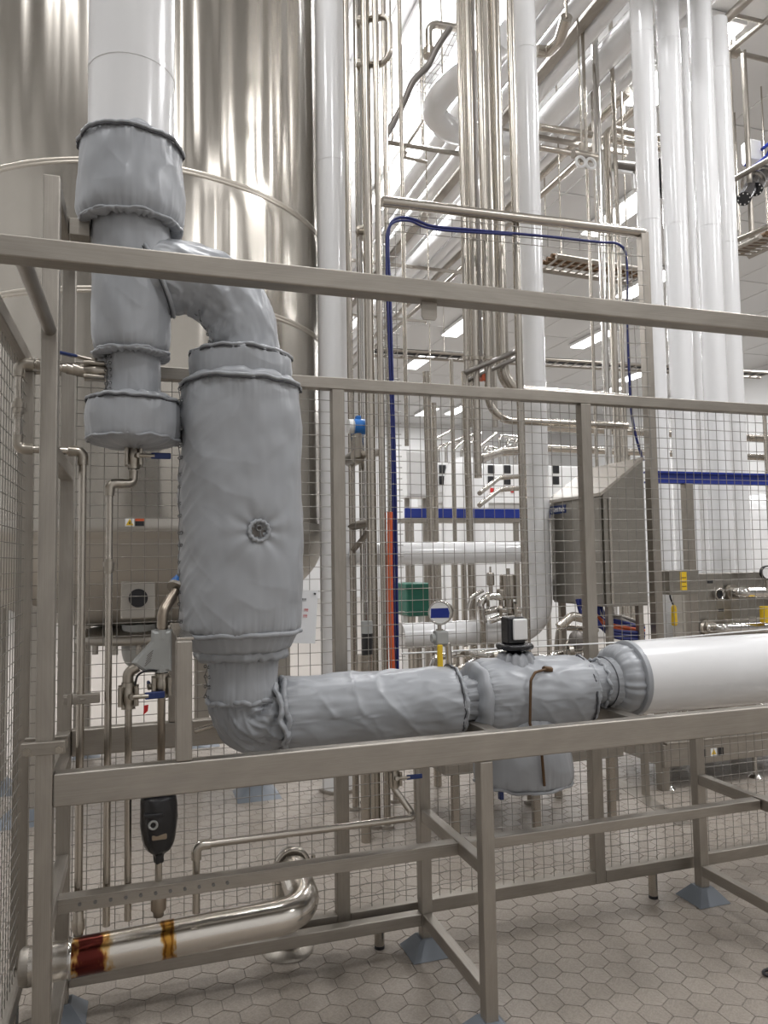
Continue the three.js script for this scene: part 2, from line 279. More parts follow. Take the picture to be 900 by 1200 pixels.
// ================================================================ PIPE RACK
const ZF = -2.36, ZFB = ZF - 0.048, ZBF = -2.95, ZB = -2.998, TOP = 1.005, T = 0.048;
const FX = [-0.278, 1.098, 2.478];                                  // left faces of the three frames
{
  const t = thing('pipe_rack', 'welded square tube rack of brushed stainless steel carrying the wrapped pipe', 'pipe rack');
  const W = M.steel;
  const xe = FX[2] + 0.55;
  part('beam', box(FX[0] + T, xe, TOP - 0.095, TOP, ZFB, ZF, 0.006), W, t);
  part('beam', box(FX[0] + T, xe, TOP - 0.095, TOP, ZB, ZBF, 0.006), W, t);
  FX.forEach((x, i) => {
    const top = i ? TOP - 0.095 : 2.758, bot = 0;
    part(i ? 'leg' : 'post', box(x, x + T, bot, top, ZFB, ZF, 0.005), W, t);
    part(i ? 'leg' : 'post', box(x, x + T, bot, i ? TOP - 0.095 : 2.758, ZB, ZBF, 0.005), W, t);
    for (const y of [0.16, 0.575]) part('side_rail', box(x + 0.004, x + T - 0.004, y - T, y, ZBF, ZFB, 0.004), W, t);
    for (const z of [(ZF + ZFB) / 2, (ZB + ZBF) / 2]) { // sloped resin foot
      const a = 0.085, b = 0.034, g = new THREE.BufferGeometry(), cx = x + T / 2, q = [], f = (p) => q.push(...p);
      const lo = [[-a, -a], [a, -a], [a, a], [-a, a]].map(([u, v]) => [cx + u, 0.002, z + v]), hi = [[-b, -b], [b, -b], [b, b], [-b, b]].map(([u, v]) => [cx + u, 0.062, z + v]);
      for (let k = 0; k < 4; k++) { const n = (k + 1) % 4; f(lo[k]); f(hi[k]); f(hi[n]); f(lo[k]); f(hi[n]); f(lo[n]); } f(hi[0]); f(hi[3]); f(hi[2]); f(hi[0]); f(hi[2]); f(hi[1]);
      g.setAttribute('position', new THREE.Float32BufferAttribute(q, 3)); g.computeVertexNormals(); part('foot', g, M.footPaint, t, 'grey blue painted sloped foot');
    }
  });
  // side rails of the tall left frame
  for (const y of [2.758, 1.955, TOP]) part('side_rail', box(FX[0] + 0.002, FX[0] + T - 0.002, y - (y === TOP ? 0.095 : y === 1.955 ? 0.05 : 0.05), y, ZBF, ZFB, 0.004), W, t);
  part('pipe_arm', box(FX[0] + T, -0.165, 2.70, 2.758, -2.715, -2.645, 0.003), M.steelWorn, t);
  // long rails
  for (const [a, b] of [[FX[0] + T, FX[1]], [FX[1] + T, FX[2]], [FX[2] + T, xe]]) {
    if (a > 0) part('mid_rail', box(a, b, 0.531, 0.571, -2.622, -2.573, 0.004), W, t); else part('mid_rail', [box(a - 0.004, b + 0.004, 0.565, 0.571, -2.622, -2.573, 0.001), box(a - 0.004, b + 0.004, 0.528, 0.5648, -2.579, -2.573, 0.001)], W, t);
    if (a < 0) part('low_rail', box(a, b, 0.112, 0.16, ZB, ZBF, 0.004), W, t);
  }
  for (let i = 0; i < 11; i++) { const x = -0.17 + i * 0.045; part('bolt', cyl(V(x, 0.55, -2.5735), V(x, 0.55, -2.568), 0.0055, 8), M.hook, t); }
  part('tie_rod', cyl(P(228, 857, -2.8), P(276, 842, -2.8), 0.009, 10), M.tube, t);
  for (const x of [1.20, 1.80]) part('cross_member', box(x - 0.027, x + 0.027, 0.93, 0.988, ZBF, ZFB, 0.004), W, t);
  part('stub_post', box(0.106, 0.154, TOP, 1.363, ZFB, ZF, 0.005), W, t);
  part('stub_post', box(0.106, 0.154, TOP, 1.363, ZB, ZBF, 0.005), W, t);
  part('saddle_plate', box(0.11, 0.16, 1.363, 1.371, ZB + 0.02, ZFB + 0.02, 0.001), M.tube, t);
  // clamp round the tall post
  { const y = 1.082, x0 = FX[0], c = [box(x0 - 0.034, x0 + T + 0.034, y - 0.018, y + 0.018, ZF, ZF + 0.02, 0.002), box(x0 - 0.034, x0 + T + 0.034, y - 0.018, y + 0.018, ZFB - 0.02, ZFB, 0.002)];
    part('post_clamp', c, M.steelWorn, t); for (const s of [x0 - 0.018, x0 + T + 0.018]) { part('clamp_bolt', [cyl(V(s, y - 0.004, ZFB - 0.03), V(s, y - 0.004, ZF + 0.032), 0.006, 8), hexNut(V(s, y - 0.004, ZF + 0.02), V(s, y - 0.004, ZF + 0.029), 0.011), hexNut(V(s, y - 0.004, ZFB - 0.02), V(s, y - 0.004, ZFB - 0.029), 0.011)], M.fitting, t); } }
  part('pipe_bracket', [box(FX[0] + T, FX[0] + T + 0.11, 1.15, 1.18, -2.66, -2.63, 0.002)], M.steelWorn, t);
  // overhead guard bar on round standoffs
  const bar = part('guard_bar', box(-1.1, 3.4, 2.262, 2.312, -1.80, -1.745, 0.005), M.steelWorn, t);
  for (const x of [FX[0] + T / 2, FX[2] + 0.4]) part('standoff', cyl(V(x, 2.288, -1.795), V(x, 2.288, ZF + 0.001), 0.019, 20), M.steelWorn, t);
  part('stub_post', box(FX[2] + 0.376, FX[2] + 0.424, TOP, 2.34, ZFB, ZF, 0.005), W, t);
  const tp = P(503, 370, -1.772);
  part('hang_tab', prism([[-0.021, 0.062], [-0.021, 0.008], [-0.016, 0], [0.016, 0], [0.021, 0.008], [0.021, 0.062]], 0.005).translate(tp.x, 2.215, -1.775), M.steelWorn, t);
}

// ================================================================ WIRE MESH FENCES
const ZN = -3.06;
function meshPanel(x0, x1, y0, y1, turn, at, parent) { // wires of 4 mm every 50 mm
  const r = 0.0016, l = [];
  const nx = Math.round((x1 - x0) / 0.05), ny = Math.round((y1 - y0) / 0.05);
  const put = (a, b) => l.push(tube([a, b], r, 5, false).toNonIndexed());
  for (let i = 1; i < nx; i++) { const x = x0 + (x1 - x0) * i / nx; put(V(x, y0, -r), V(x, y1, -r)); }
  for (let j = 1; j < ny; j++) { const y = y0 + (y1 - y0) * j / ny; put(V(x0, y, r), V(x1, y, r)); }
  const g = mergeGeometries(l, false); if (turn) g.rotateY(turn); g.translate(at.x, at.y, at.z);
  const m = part('wire_mesh', g, M.wire, parent, 'thin steel wire grid'); m.userData.kind = 'stuff'; return m;
}
{
  const t = thing('mesh_fence', 'stainless wire mesh fence running behind the pipe rack', 'fence'), W = M.steelWorn;
  const posts = [-0.405, 0.795, 2.0, 3.2, 4.4], yb = 0.116, yt = 2.37;
  posts.forEach((x, i) => { part('post', box(x - 0.027, x + 0.027, yb, yt - 0.05, ZN - 0.025, ZN + 0.025, 0.004), W, t); });
  part('top_rail', box(posts[0] - 0.027, posts[4] + 0.03, yt - 0.05, yt, ZN - 0.025, ZN + 0.025, 0.004), W, t);
  for (let i = 0; i < 4; i++) { part('bottom_rail', box(posts[i] + 0.027, posts[i + 1] - 0.027, yb, yb + 0.055, ZN - 0.025, ZN + 0.025, 0.004), W, t); meshPanel(posts[i] + 0.025, posts[i + 1] - 0.025, yb + 0.05, yt - 0.045, 0, V(0, 0, ZN), t); }
  for (const x of [-0.33, 0.95, 2.295, 3.35]) { part('leveling_foot', cyl(V(x, 0.012, ZN), V(x, yb, ZN), 0.021, 16), M.tube, t); part('foot_pad', cyl(V(x, 0.001, ZN), V(x, 0.014, ZN), 0.0215, 16), M.black, t); }
  const s = thing('mesh_fence', 'short side fence of wire mesh meeting the long fence at a corner', 'fence'), X = -0.405;
  for (const [y0, y1] of [[yb, yb + 0.055], [2.318, 2.37]]) part('rail', box(X - 0.025, X + 0.025, y0, y1, ZN + 0.03, -0.9, 0.004), W, s);
  part('post', box(X - 0.025, X + 0.025, yb + 0.055, 2.318, -0.95, -0.9, 0.004), W, s);
  meshPanel(0, 2.1, yb + 0.05, 2.325, Math.PI / 2, V(X, 0, -0.93), s);
  for (const z of [-2.93, -1.2]) { part('leveling_foot', cyl(V(X, 0.012, z), V(X, yb, z), 0.021, 16), M.tube, s); part('foot_pad', cyl(V(X, 0.001, z), V(X, 0.014, z), 0.0215, 16), M.black, s); }
}

// ================================================================ WRAPPED PIPE: quilted grey jackets
const ZC = -2.68;
const ridge = (x, y, z) => { const n = 1 - Math.abs(noise(x, y, z)); return n * n * n; };
// cloth relief: lumps, creases and gathers that fade away from the two hems
function clothDisp(h0, h1, o, k = 1, gath = 44) {
  return (th, j, r, h) => {
    const c = Math.cos(th), s = Math.sin(th), a = Math.abs(h - h0), b = Math.abs(h1 - h), e = Math.exp(-a / 0.035) + Math.exp(-b / 0.035);
    let d = noise(c * 0.9 + o, h * 4.5, s * 0.9) * 0.005 + noise(c * 1.8 + o, h * 9, s * 1.8) * 0.0022 + (ridge(c * 0.8 + o * 2 + h * 1.5, h * 5.5 + s * 1.2, s * 0.8) - 0.4) * 0.0018 * Math.min(1, Math.min(a, b) / 0.05 + 0.3);
    d += Math.sin(th * gath + noise(c * 3, o, s * 3) * 7) * 0.0032 * e + noise(c * 4, h * 9, s * 4 + o) * 0.0012;
    return [d * k, noise(c * 3 + o, s * 3, h * 3) * 0.004 * k];
  };
}
function hemRing(c, r, h, axis, o, thick = 0.0055, k = 1) { // welt along a hem
  const pts = []; for (let i = 0; i <= 120; i++) { const a = i / 120 * TAU, ca = Math.cos(a), sa = Math.sin(a), rr = r + noise(ca * 3 + o, sa * 3, 2) * 0.006 * k + Math.sin(a * 41 + o) * 0.0012, hh = h + noise(ca * 2 + o, sa * 2, 7) * 0.005 * k; pts.push(axis === 'y' ? V(c.x + ca * rr, c.y + hh, c.z + sa * rr) : V(c.x + hh, c.y + sa * rr, c.z + ca * rr)); }
  return tube(pts, thick, 8, false);
}
function lacing(pts, out, parent) { // hooks and a zigzag wire along a seam
  const g = [], z = []; let side = 1;
  for (let i = 0; i < pts.length; i++) {
    const p = pts[i], n = out(p), t = (pts[Math.min(i + 1, pts.length - 1)].clone().sub(pts[Math.max(i - 1, 0)])).normalize(), s = n.clone().cross(t).normalize();
    for (const k of [-1, 1]) { const q = p.clone().addScaledVector(s, k * 0.013).addScaledVector(n, 0.004); const r = new THREE.TorusGeometry(0.005, 0.0017, 6, 10); r.lookAt(s); r.translate(q.x, q.y, q.z); g.push(r); }
    z.push(p.clone().addScaledVector(s, side * 0.012).addScaledVector(n, 0.008)); side = -side;
  }
  part('lacing_hooks', g, M.hook, parent, 'row of dark lacing hooks'); part('lacing_wire', tube(z, 0.0016, 6), M.hook, parent);
}
function seamLine(pts, parent) { part('stitched_seam', tube(pts, 0.0022, 6), M.thread, parent); }
function frill(c, axis, rIn, rOut, h0, h1, n, o, th = 0.006) { // pleated flap, closed thin section
  const prof = [[rIn, h0], [(rIn + rOut) / 2, (h0 + h1) / 2 - 0.004], [rOut, h1], [rOut + 0.001, h1 + th], [(rIn + rOut) / 2, (h0 + h1) / 2 + th], [rIn, h0 + th]];
  return spin(smooth(prof, 22), c, axis, 160, (a, j, r, h) => { const w = Math.sin(a * n + noise(Math.cos(a) * 2, o, Math.sin(a) * 2) * 5), q = (r - rIn) / (rOut - rIn); return [w * 0.002 * (1 - q), w * 0.0055 * (1 - q * 0.6)]; });
}
const upperX = -0.033;
{ // white clad riser at the top
  const t = thing('clad_pipe', 'white plastic clad riser pipe in front of the steel tank, grey wrap at its foot', 'pipe'), X = upperX;
  part('cladding', tube([V(X, 2.99, ZC), V(X, 3.30, ZC), V(X, 3.31, ZC), V(X, HIGH, ZC)], 0.144, 64), M.clad, t);
  part('overlap_joint', tube([V(X, 3.295, ZC), V(X, 3.31, ZC)], 0.1458, 64), M.clad, t);
}
{ // collar jacket
  const t = thing('insulation_jacket', 'wide grey fabric collar jacket wrapped at the foot of the white riser', 'pipe jacket'), c = V(upperX, 0, ZC), R = 0.172;
  part('body', spin(smooth([[R - 0.012, 2.762], [R + 0.004, 2.80], [R + 0.006, 2.88], [R + 0.002, 2.97], [R - 0.004, 3.035]], 60), c, 'y', 160, clothDisp(2.755, 3.045, 3)), M.cloth, t);
  part('top_flap', spin(smooth([[R - 0.004, 3.035], [R - 0.006, 3.05], [R - 0.02, 3.062], [0.146, 3.066]], 16), c, 'y', 140, (a, j) => [0, Math.sin(a * 9 + 1) * 0.003 + noise(Math.cos(a) * 2, 4, Math.sin(a) * 2) * 0.009 * (j / 16)]), M.clothEdge, t);
  part('hem', hemRing(c, R + 0.002, 3.038, 'y', 5), M.clothEdge, t); part('stitched_seam', hemRing(c, R + 0.003, 3.028, 'y', 5, 0.003), M.thread, t);
  part('frill', frill(c, 'y', 0.133, R - 0.002, 2.752, 2.752, 24, 7), M.clothEdge, t, 'pleated fabric underside');
  part('hem', hemRing(c, R - 0.004, 2.757, 'y', 9), M.clothEdge, t);
}
{ // tee and its arching branch
  const t = thing('insulation_jacket', 'grey fabric jacket on the tee, its branch arching over to the thick vessel', 'pipe jacket'), c = V(upperX + 0.004, 0, ZC);
  part('body', spin(smooth([[0.112, 2.315], [0.124, 2.34], [0.129, 2.45], [0.130, 2.6], [0.131, 2.72], [0.128, 2.775]], 90), c, 'y', 150, clothDisp(2.31, 2.8, 11, 0.9)), M.cloth, t);
  part('frill', frill(c, 'y', 0.09, 0.126, 2.302, 2.304, 20, 3), M.clothEdge, t); part('hem', hemRing(c, 0.123, 2.313, 'y', 13), M.clothEdge, t);
  const ctl = new THREE.CatmullRomCurve3([V(0.01, 2.585, ZC), V(0.09, 2.598, ZC), V(0.19, 2.592, ZC), V(0.275, 2.55, ZC), V(0.335, 2.47, ZC), V(0.356, 2.385, ZC), V(0.358, 2.33, ZC)]);
  const pts = ctl.getSpacedPoints(110);
  const br = part('branch', tube(pts, (f) => 0.121 + 0.006 * Math.sin(f * Math.PI), 120, false, (l, a, f) => {
    const w = Math.sin(l * 52 + Math.sin(a) * 2.2) * 0.5 + 0.5, inner = Math.max(0, -Math.cos(a)); // creases fan out from the inner bend
    return fbm(l * 5, Math.cos(a) * 1.5, Math.sin(a) * 1.5) * 0.008 - w * w * 0.007 * (0.12 + inner) + (ridge(l * 5, Math.cos(a) * 1.2 + 5, Math.sin(a) * 1.2 + l * 3) - 0.4) * 0.006;
  }), M.cloth, t);
  const cut = []; for (let i = 0; i <= 60; i++) { const a = Math.PI * 0.02 + i / 60 * Math.PI * 0.96; cut.push(V(0.045 + Math.cos(a) * -0.065, 2.59 + Math.cos(a) * 0.135, ZC + Math.sin(a) * 0.135)); }
  part('hem', tube(cut, 0.007, 8), M.clothEdge, t); seamLine(cut.map((p) => p.clone().add(V(-0.009, -0.004, 0.002))), t);
  lacing([...Array(7)].map((_, i) => V(0.082 - i * 0.0005, 2.455 - i * 0.022, ZC + 0.045 - i * 0.004)), () => V(0.8, 0, 0.6), t);
  lacing(pts.slice(55, 108).filter((_, i) => i % 7 === 0).map((p, i) => p.clone().add(V(-0.118 + i * 0.0006, -0.05 + i * 0.0055, 0.03))), () => V(-0.75, -0.3, 0.6), t);
}
{ // bottom neck and cap of the tee
  const t = thing('insulation_jacket', 'small drum shaped grey jacket under the tee with a drain valve beneath', 'pipe jacket'), c = V(-0.02, 0, ZC);
  part('neck', spin(smooth([[0.09, 2.14], [0.0885, 2.2], [0.088, 2.31]], 40), c, 'y', 120, clothDisp(2.13, 2.32, 23, 0.7)), M.cloth, t);
  part('body', spin(smooth([[0.012, 1.988], [0.08, 1.992], [0.13, 2.003], [0.150, 2.018], [0.155, 2.05], [0.156, 2.09], [0.152, 2.135], [0.146, 2.15]], 90), c, 'y', 160, clothDisp(2.012, 2.155, 29, 0.85, 36)), M.cloth, t);
  part('top_flap', spin(smooth([[0.146, 2.15], [0.135, 2.162], [0.11, 2.168], [0.09, 2.172]], 18), c, 'y', 140, (a, j) => [0, Math.sin(a * 19) * 0.003 * (j / 18) + noise(Math.cos(a) * 3, 2, Math.sin(a) * 3) * 0.006]), M.clothEdge, t);
  part('hem', hemRing(c, 0.151, 2.149, 'y', 31), M.clothEdge, t); part('stitched_seam', hemRing(c, 0.154, 2.142, 'y', 31, 0.0028), M.thread, t);
  part('hem', hemRing(c, 0.152, 2.016, 'y', 33, 0.005), M.clothEdge, t);
  lacing([...Array(6)].map((_, i) => V(-0.1, 2.18 + i * 0.022, ZC + 0.04)), () => V(-0.85, 0, 0.5), t);
}
const vesselX = 0.343;
{ // thick vessel
  const t = thing('insulation_jacket', 'tall thick quilted grey jacket on the upright vessel with a laced port', 'pipe jacket'), c = V(vesselX, 0, ZC), R = 0.207;
  part('body', spin(smooth([[R - 0.016, 1.352], [R - 0.002, 1.37], [R + 0.005, 1.45], [R + 0.007, 1.7], [R + 0.006, 1.95], [R + 0.004, 2.15], [R - 0.002, 2.215]], 150), c, 'y', 220, (th, j, r, h) => {
    const d = clothDisp(1.35, 2.22, 41, 1.05, 60)(th, j, r, h);
    const dx = (th - 1.42) * R, dy = h - 1.70, q = Math.hypot(dx, dy), an = Math.atan2(dy, dx); // pulled in round the laced port, folds radiating
    d[0] += (ridge(3, h * 11 + dx * 9, 5 + dx * 3) - 0.4) * 0.005 * Math.max(0, -Math.cos(th)) ** 1.5; d[0] -= 0.02 * Math.exp(-q * q / 0.0016); d[0] += Math.sin(an * 9 + 1) * 0.0055 * Math.exp(-q / 0.09) * (1 - Math.exp(-q / 0.03)); return d; }), M.cloth, t);
  part('shoulder', spin(smooth([[R - 0.002, 2.215], [R - 0.008, 2.235], [R - 0.03, 2.25], [0.165, 2.252]], 20), c, 'y', 150, (a, j) => [0, noise(Math.cos(a) * 3, 9, Math.sin(a) * 3) * 0.008]), M.clothEdge, t);
  part('hem', hemRing(c, R + 0.002, 2.222, 'y', 43, 0.007), M.clothEdge, t); part('stitched_seam', hemRing(c, R + 0.006, 2.211, 'y', 43, 0.0028), M.thread, t);
  part('band', spin(smooth([[0.178, 2.245], [0.180, 2.28], [0.177, 2.325], [0.168, 2.338], [0.128, 2.342]], 40), c, 'y', 150, clothDisp(2.24, 2.345, 47, 0.8)), M.cloth, t);
  part('hem', hemRing(c, 0.176, 2.33, 'y', 49, 0.006), M.clothEdge, t); part('stitched_seam', hemRing(c, 0.179, 2.321, 'y', 49, 0.0025), M.thread, t);
  part('band', spin(smooth([[0.155, 1.292], [0.172, 1.30], [0.184, 1.325], [R - 0.012, 1.352]], 30), c, 'y', 150, clothDisp(1.28, 1.36, 53, 0.7)), M.cloth, t);
  part('hem', hemRing(c, R - 0.005, 1.355, 'y', 55, 0.009), M.clothEdge, t);
  part('flap', spin(smooth([[0.12, 1.262], [0.15, 1.264], [0.162, 1.275], [0.158, 1.295], [0.15, 1.30]], 24), c, 'y', 140, (a, j) => [noise(Math.cos(a) * 3, 3, Math.sin(a) * 3) * 0.006, noise(Math.cos(a) * 4, 8, Math.sin(a) * 4) * 0.008]), M.clothEdge, t);
  lacing([...Array(17)].map((_, i) => V(vesselX - (R + 0.003) * Math.cos(0.16), 1.4 + i * 0.05 + (i % 2) * 0.008, ZC + (R + 0.003) * Math.sin(0.16))), () => V(-Math.cos(0.16), 0, Math.sin(0.16)), t);
  // laced inspection port
  const pn = V(Math.cos(1.42), 0, Math.sin(1.42)), pc = V(vesselX, 1.70, ZC).addScaledVector(pn, R + 0.0), pg = new THREE.TorusGeometry(0.033, 0.0065, 10, 40); { const q = pg.attributes.position; for (let i = 0; i < q.count; i++) { const a = Math.atan2(q.getY(i), q.getX(i)); q.setX(i, q.getX(i) * (1 + 0.06 * Math.sin(a * 14))); q.setY(i, q.getY(i) * (1 + 0.06 * Math.sin(a * 14))); } pg.computeVertexNormals(); }
  pg.lookAt(pn); pg.translate(pc.x, pc.y, pc.z); const port = part('port_ring', pg, M.clothEdge, t, 'gathered opening with dark lacing');
  part('port_plug', cyl(pc.clone().addScaledVector(pn, -0.022), pc.clone().addScaledVector(pn, -0.012), 0.03, 24), M.darkSteel, t);
  part('port_hook', (() => { const g = new THREE.TorusGeometry(0.009, 0.003, 8, 16); g.lookAt(pn); g.translate(pc.x, pc.y + 0.008, pc.z); return g; })(), M.hook, t);
  part('port_hook', cyl(pc.clone().add(V(0.002, 0, 0.002)), pc.clone().add(V(0.006, -0.024, 0.002)), 0.003, 8), M.hook, t);
}
{ // neck and lower elbow
  const t = thing('insulation_jacket', 'grey jacket on the neck and crumpled elbow below the vessel', 'pipe jacket'), c = V(vesselX + 0.004, 0, ZC);
  part('body', spin(smooth([[0.121, 1.118], [0.124, 1.14], [0.121, 1.2], [0.123, 1.27]], 50), c, 'y', 150, clothDisp(1.11, 1.28, 61, 0.8)), M.cloth, t);
  part('hem', hemRing(c, 0.122, 1.125, 'y', 63, 0.009, 1.6), M.clothEdge, t);
  const pts = new THREE.CatmullRomCurve3([V(0.347, 1.13, ZC), V(0.352, 1.09, ZC), V(0.375, 1.062, ZC), V(0.42, 1.05, ZC), V(0.47, 1.052, ZC), V(0.5, 1.055, ZC)]).getSpacedPoints(70);
  part('elbow', tube(pts, (f) => 0.115 + 0.006 * Math.sin(f * Math.PI), 130, false, (l, a, f) => { const u = l * 34 + Math.sin(a * 2) * 1.4 + Math.cos(a) * 3; return -Math.pow(Math.abs(Math.sin(u)), 3) * 0.012 + fbm(l * 8, Math.cos(a) * 2, Math.sin(a) * 2) * 0.01 + (ridge(l * 11, Math.cos(a) * 3, Math.sin(a) * 3) - 0.4) * 0.012; }), M.cloth, t);
  lacing([...Array(4)].map((_, i) => V(vesselX - 0.117, 1.14 + i * 0.034, ZC + 0.02)), () => V(-0.9, 0, 0.42), t);
}
{ // long horizontal jacket
  const t = thing('insulation_jacket', 'long horizontal wrinkled grey jacket lying between the elbow and the wrapped valve', 'pipe jacket'), c = V(0, 1.056, ZC);
  part('body', spin(smooth([[0.118, 0.468], [0.128, 0.485], [0.131, 0.6], [0.134, 0.8], [0.135, 1.0], [0.132, 1.12], [0.122, 1.152], [0.09, 1.158]], 150), c, 'x', 180, (th, j, r, h) => {
    const d = clothDisp(0.465, 1.16, 71, 1, 50)(th, j, r, h); // slanting pulled folds
    const u = h * 1.0 + Math.sin(th) * 0.10 + Math.cos(th) * 0.07; d[0] += (ridge(u * 4.2, th * 0.35, 3) - 0.5) * 0.0065 * Math.min(1, (h - 0.46) / 0.06); return d; }), M.cloth, t);
  part('hem', hemRing(c, 0.125, 0.478, 'x', 73, 0.011, 1.8), M.clothEdge, t); part('hem', hemRing(c, 0.13, 1.14, 'x', 75, 0.005), M.clothEdge, t); part('stitched_seam', hemRing(c, 0.134, 1.13, 'x', 75, 0.0025), M.thread, t);
  part('flap', spin(smooth([[0.14, 0.455], [0.146, 0.462], [0.135, 0.475], [0.118, 0.48]], 16), c, 'x', 140, (a, j) => [noise(Math.cos(a) * 3, 3, Math.sin(a) * 3) * 0.008, Math.sin(a) * -0.02 + noise(Math.cos(a) * 2, 5, Math.sin(a) * 2) * 0.012]), M.clothEdge, t);
}
{ // valve jacket
  const t = thing('insulation_jacket', 'bulky grey jacket wrapped round the valve with a drum hanging below the beam', 'pipe jacket'), c = V(0, 1.06, ZC), vx = 1.428;
  part('neck', spin(smooth([[0.1, 1.145], [0.084, 1.165], [0.086, 1.20], [0.10, 1.225]], 30), c, 'x', 120, clothDisp(1.14, 1.23, 81, 1.2)), M.cloth, t);
  part('collar', spin(smooth([[0.09, 1.205], [0.125, 1.212], [0.142, 1.225], [0.14, 1.245], [0.12, 1.252]], 24), c, 'x', 140, (a, j) => [noise(Math.cos(a) * 1.5, 5, Math.sin(a) * 1.5) * 0.007, noise(Math.cos(a) * 1.2, 15, Math.sin(a) * 1.2) * 0.012]), M.clothEdge, t);
  part('body', spin(smooth([[0.12, 1.235], [0.139, 1.25], [0.146, 1.33], [0.148, 1.45], [0.146, 1.58], [0.139, 1.68], [0.125, 1.712], [0.09, 1.722]], 120), c, 'x', 180, (th, j, r, h) => { const d = clothDisp(1.23, 1.725, 83, 1.1, 48)(th, j, r, h); d[0] += (ridge(h * 3.5 + Math.sin(th) * 0.5, th * 0.35, 8) - 0.5) * 0.005; return d; }), M.cloth, t);
  part('hem', hemRing(c, 0.135, 1.695, 'x', 85, 0.005), M.clothEdge, t); part('stitched_seam', hemRing(c, 0.139, 1.685, 'x', 85, 0.0025), M.thread, t);
  const d = V(vx, 0, ZC);
  part('drum', spin(smooth([[0.02, 0.722], [0.12, 0.724], [0.172, 0.732], [0.188, 0.745], [0.193, 0.785], [0.189, 0.84], [0.172, 0.90], [0.14, 0.96], [0.12, 1.0]], 90), d, 'y', 170, clothDisp(0.735, 1.0, 87, 0.9, 50)), M.cloth, t);
  part('hem', hemRing(d, 0.188, 0.738, 'y', 89, 0.006), M.clothEdge, t);
  part('bonnet', spin(smooth([[0.085, 1.17], [0.075, 1.2], [0.062, 1.222], [0.05, 1.226]], 24), V(1.41, 0, ZC), 'y', 100, (a) => [noise(Math.cos(a) * 3, 1, Math.sin(a) * 3) * 0.01, Math.sin(a * 13) * 0.004]), M.clothEdge, t);
  lacing([...Array(7)].map((_, i) => V(vx - 0.186 + i * 0.003, 0.77 + i * 0.02, ZC + 0.05)), () => V(-0.9, 0, 0.42), t);
  for (const [px, py] of [[587, 931], [645, 928]]) { const q = P(px, py, ZC + 0.06); part('strap_end', box(q.x - 0.008, q.x + 0.008, 0.69, 0.735, q.z - 0.01, q.z + 0.01, 0.002), M.blueLever, t, 'dark blue strap end'); }
}
{ // tapered end jacket
  const t = thing('insulation_jacket', 'tapered grey jacket tied against the end of the horizontal white pipe', 'pipe jacket'), c = V(0, 1.085, ZC);
  part('body', spin(smooth([[0.09, 1.712], [0.082, 1.735], [0.086, 1.775], [0.098, 1.82], [0.105, 1.845], [0.09, 1.86]], 60), c, 'x', 150, clothDisp(1.71, 1.86, 91, 0.7, 26)), M.cloth, t);
  part('hem', hemRing(c, 0.092, 1.778, 'x', 93, 0.006, 1.5), M.clothEdge, t);
  part('collar', spin(smooth([[0.09, 1.835], [0.115, 1.838], [0.135, 1.86], [0.14, 1.895], [0.136, 1.925]], 40), V(0, 1.095, ZC), 'x', 150, (a, j, r, h) => { const d = clothDisp(1.835, 1.93, 95, 0.5, 22)(a, j, r, h); d[0] += Math.sin(a * 7 + noise(Math.cos(a) * 1.4, 1, Math.sin(a) * 1.4) * 5) * 0.0035; return d; }), M.cloth, t);
  part('wire_tie', tube([...Array(61)].map((_, i) => { const a = i / 60 * TAU; return V(1.80 + Math.cos(a) * 0.01, 1.087 + Math.sin(a) * 0.1, ZC + Math.cos(a) * 0.1); }), 0.0022, 6), M.thread, t);
}
{
  const t = thing('clad_pipe', 'thick horizontal white clad pipe on the rack beyond the wrapped valve', 'pipe'), c = V(0, 1.095, ZC);
  part('cladding', tube([V(1.93, 1.095, ZC), V(3.1, 1.095, ZC)], 0.150, 72), M.clad, t);
  part('end_ring', spin([[0.132, 1.912], [0.151, 1.912], [0.1535, 1.916], [0.1535, 1.934], [0.150, 1.936]], c, 'x', 72), M.cloth, t, 'grey rubber end ring');
}

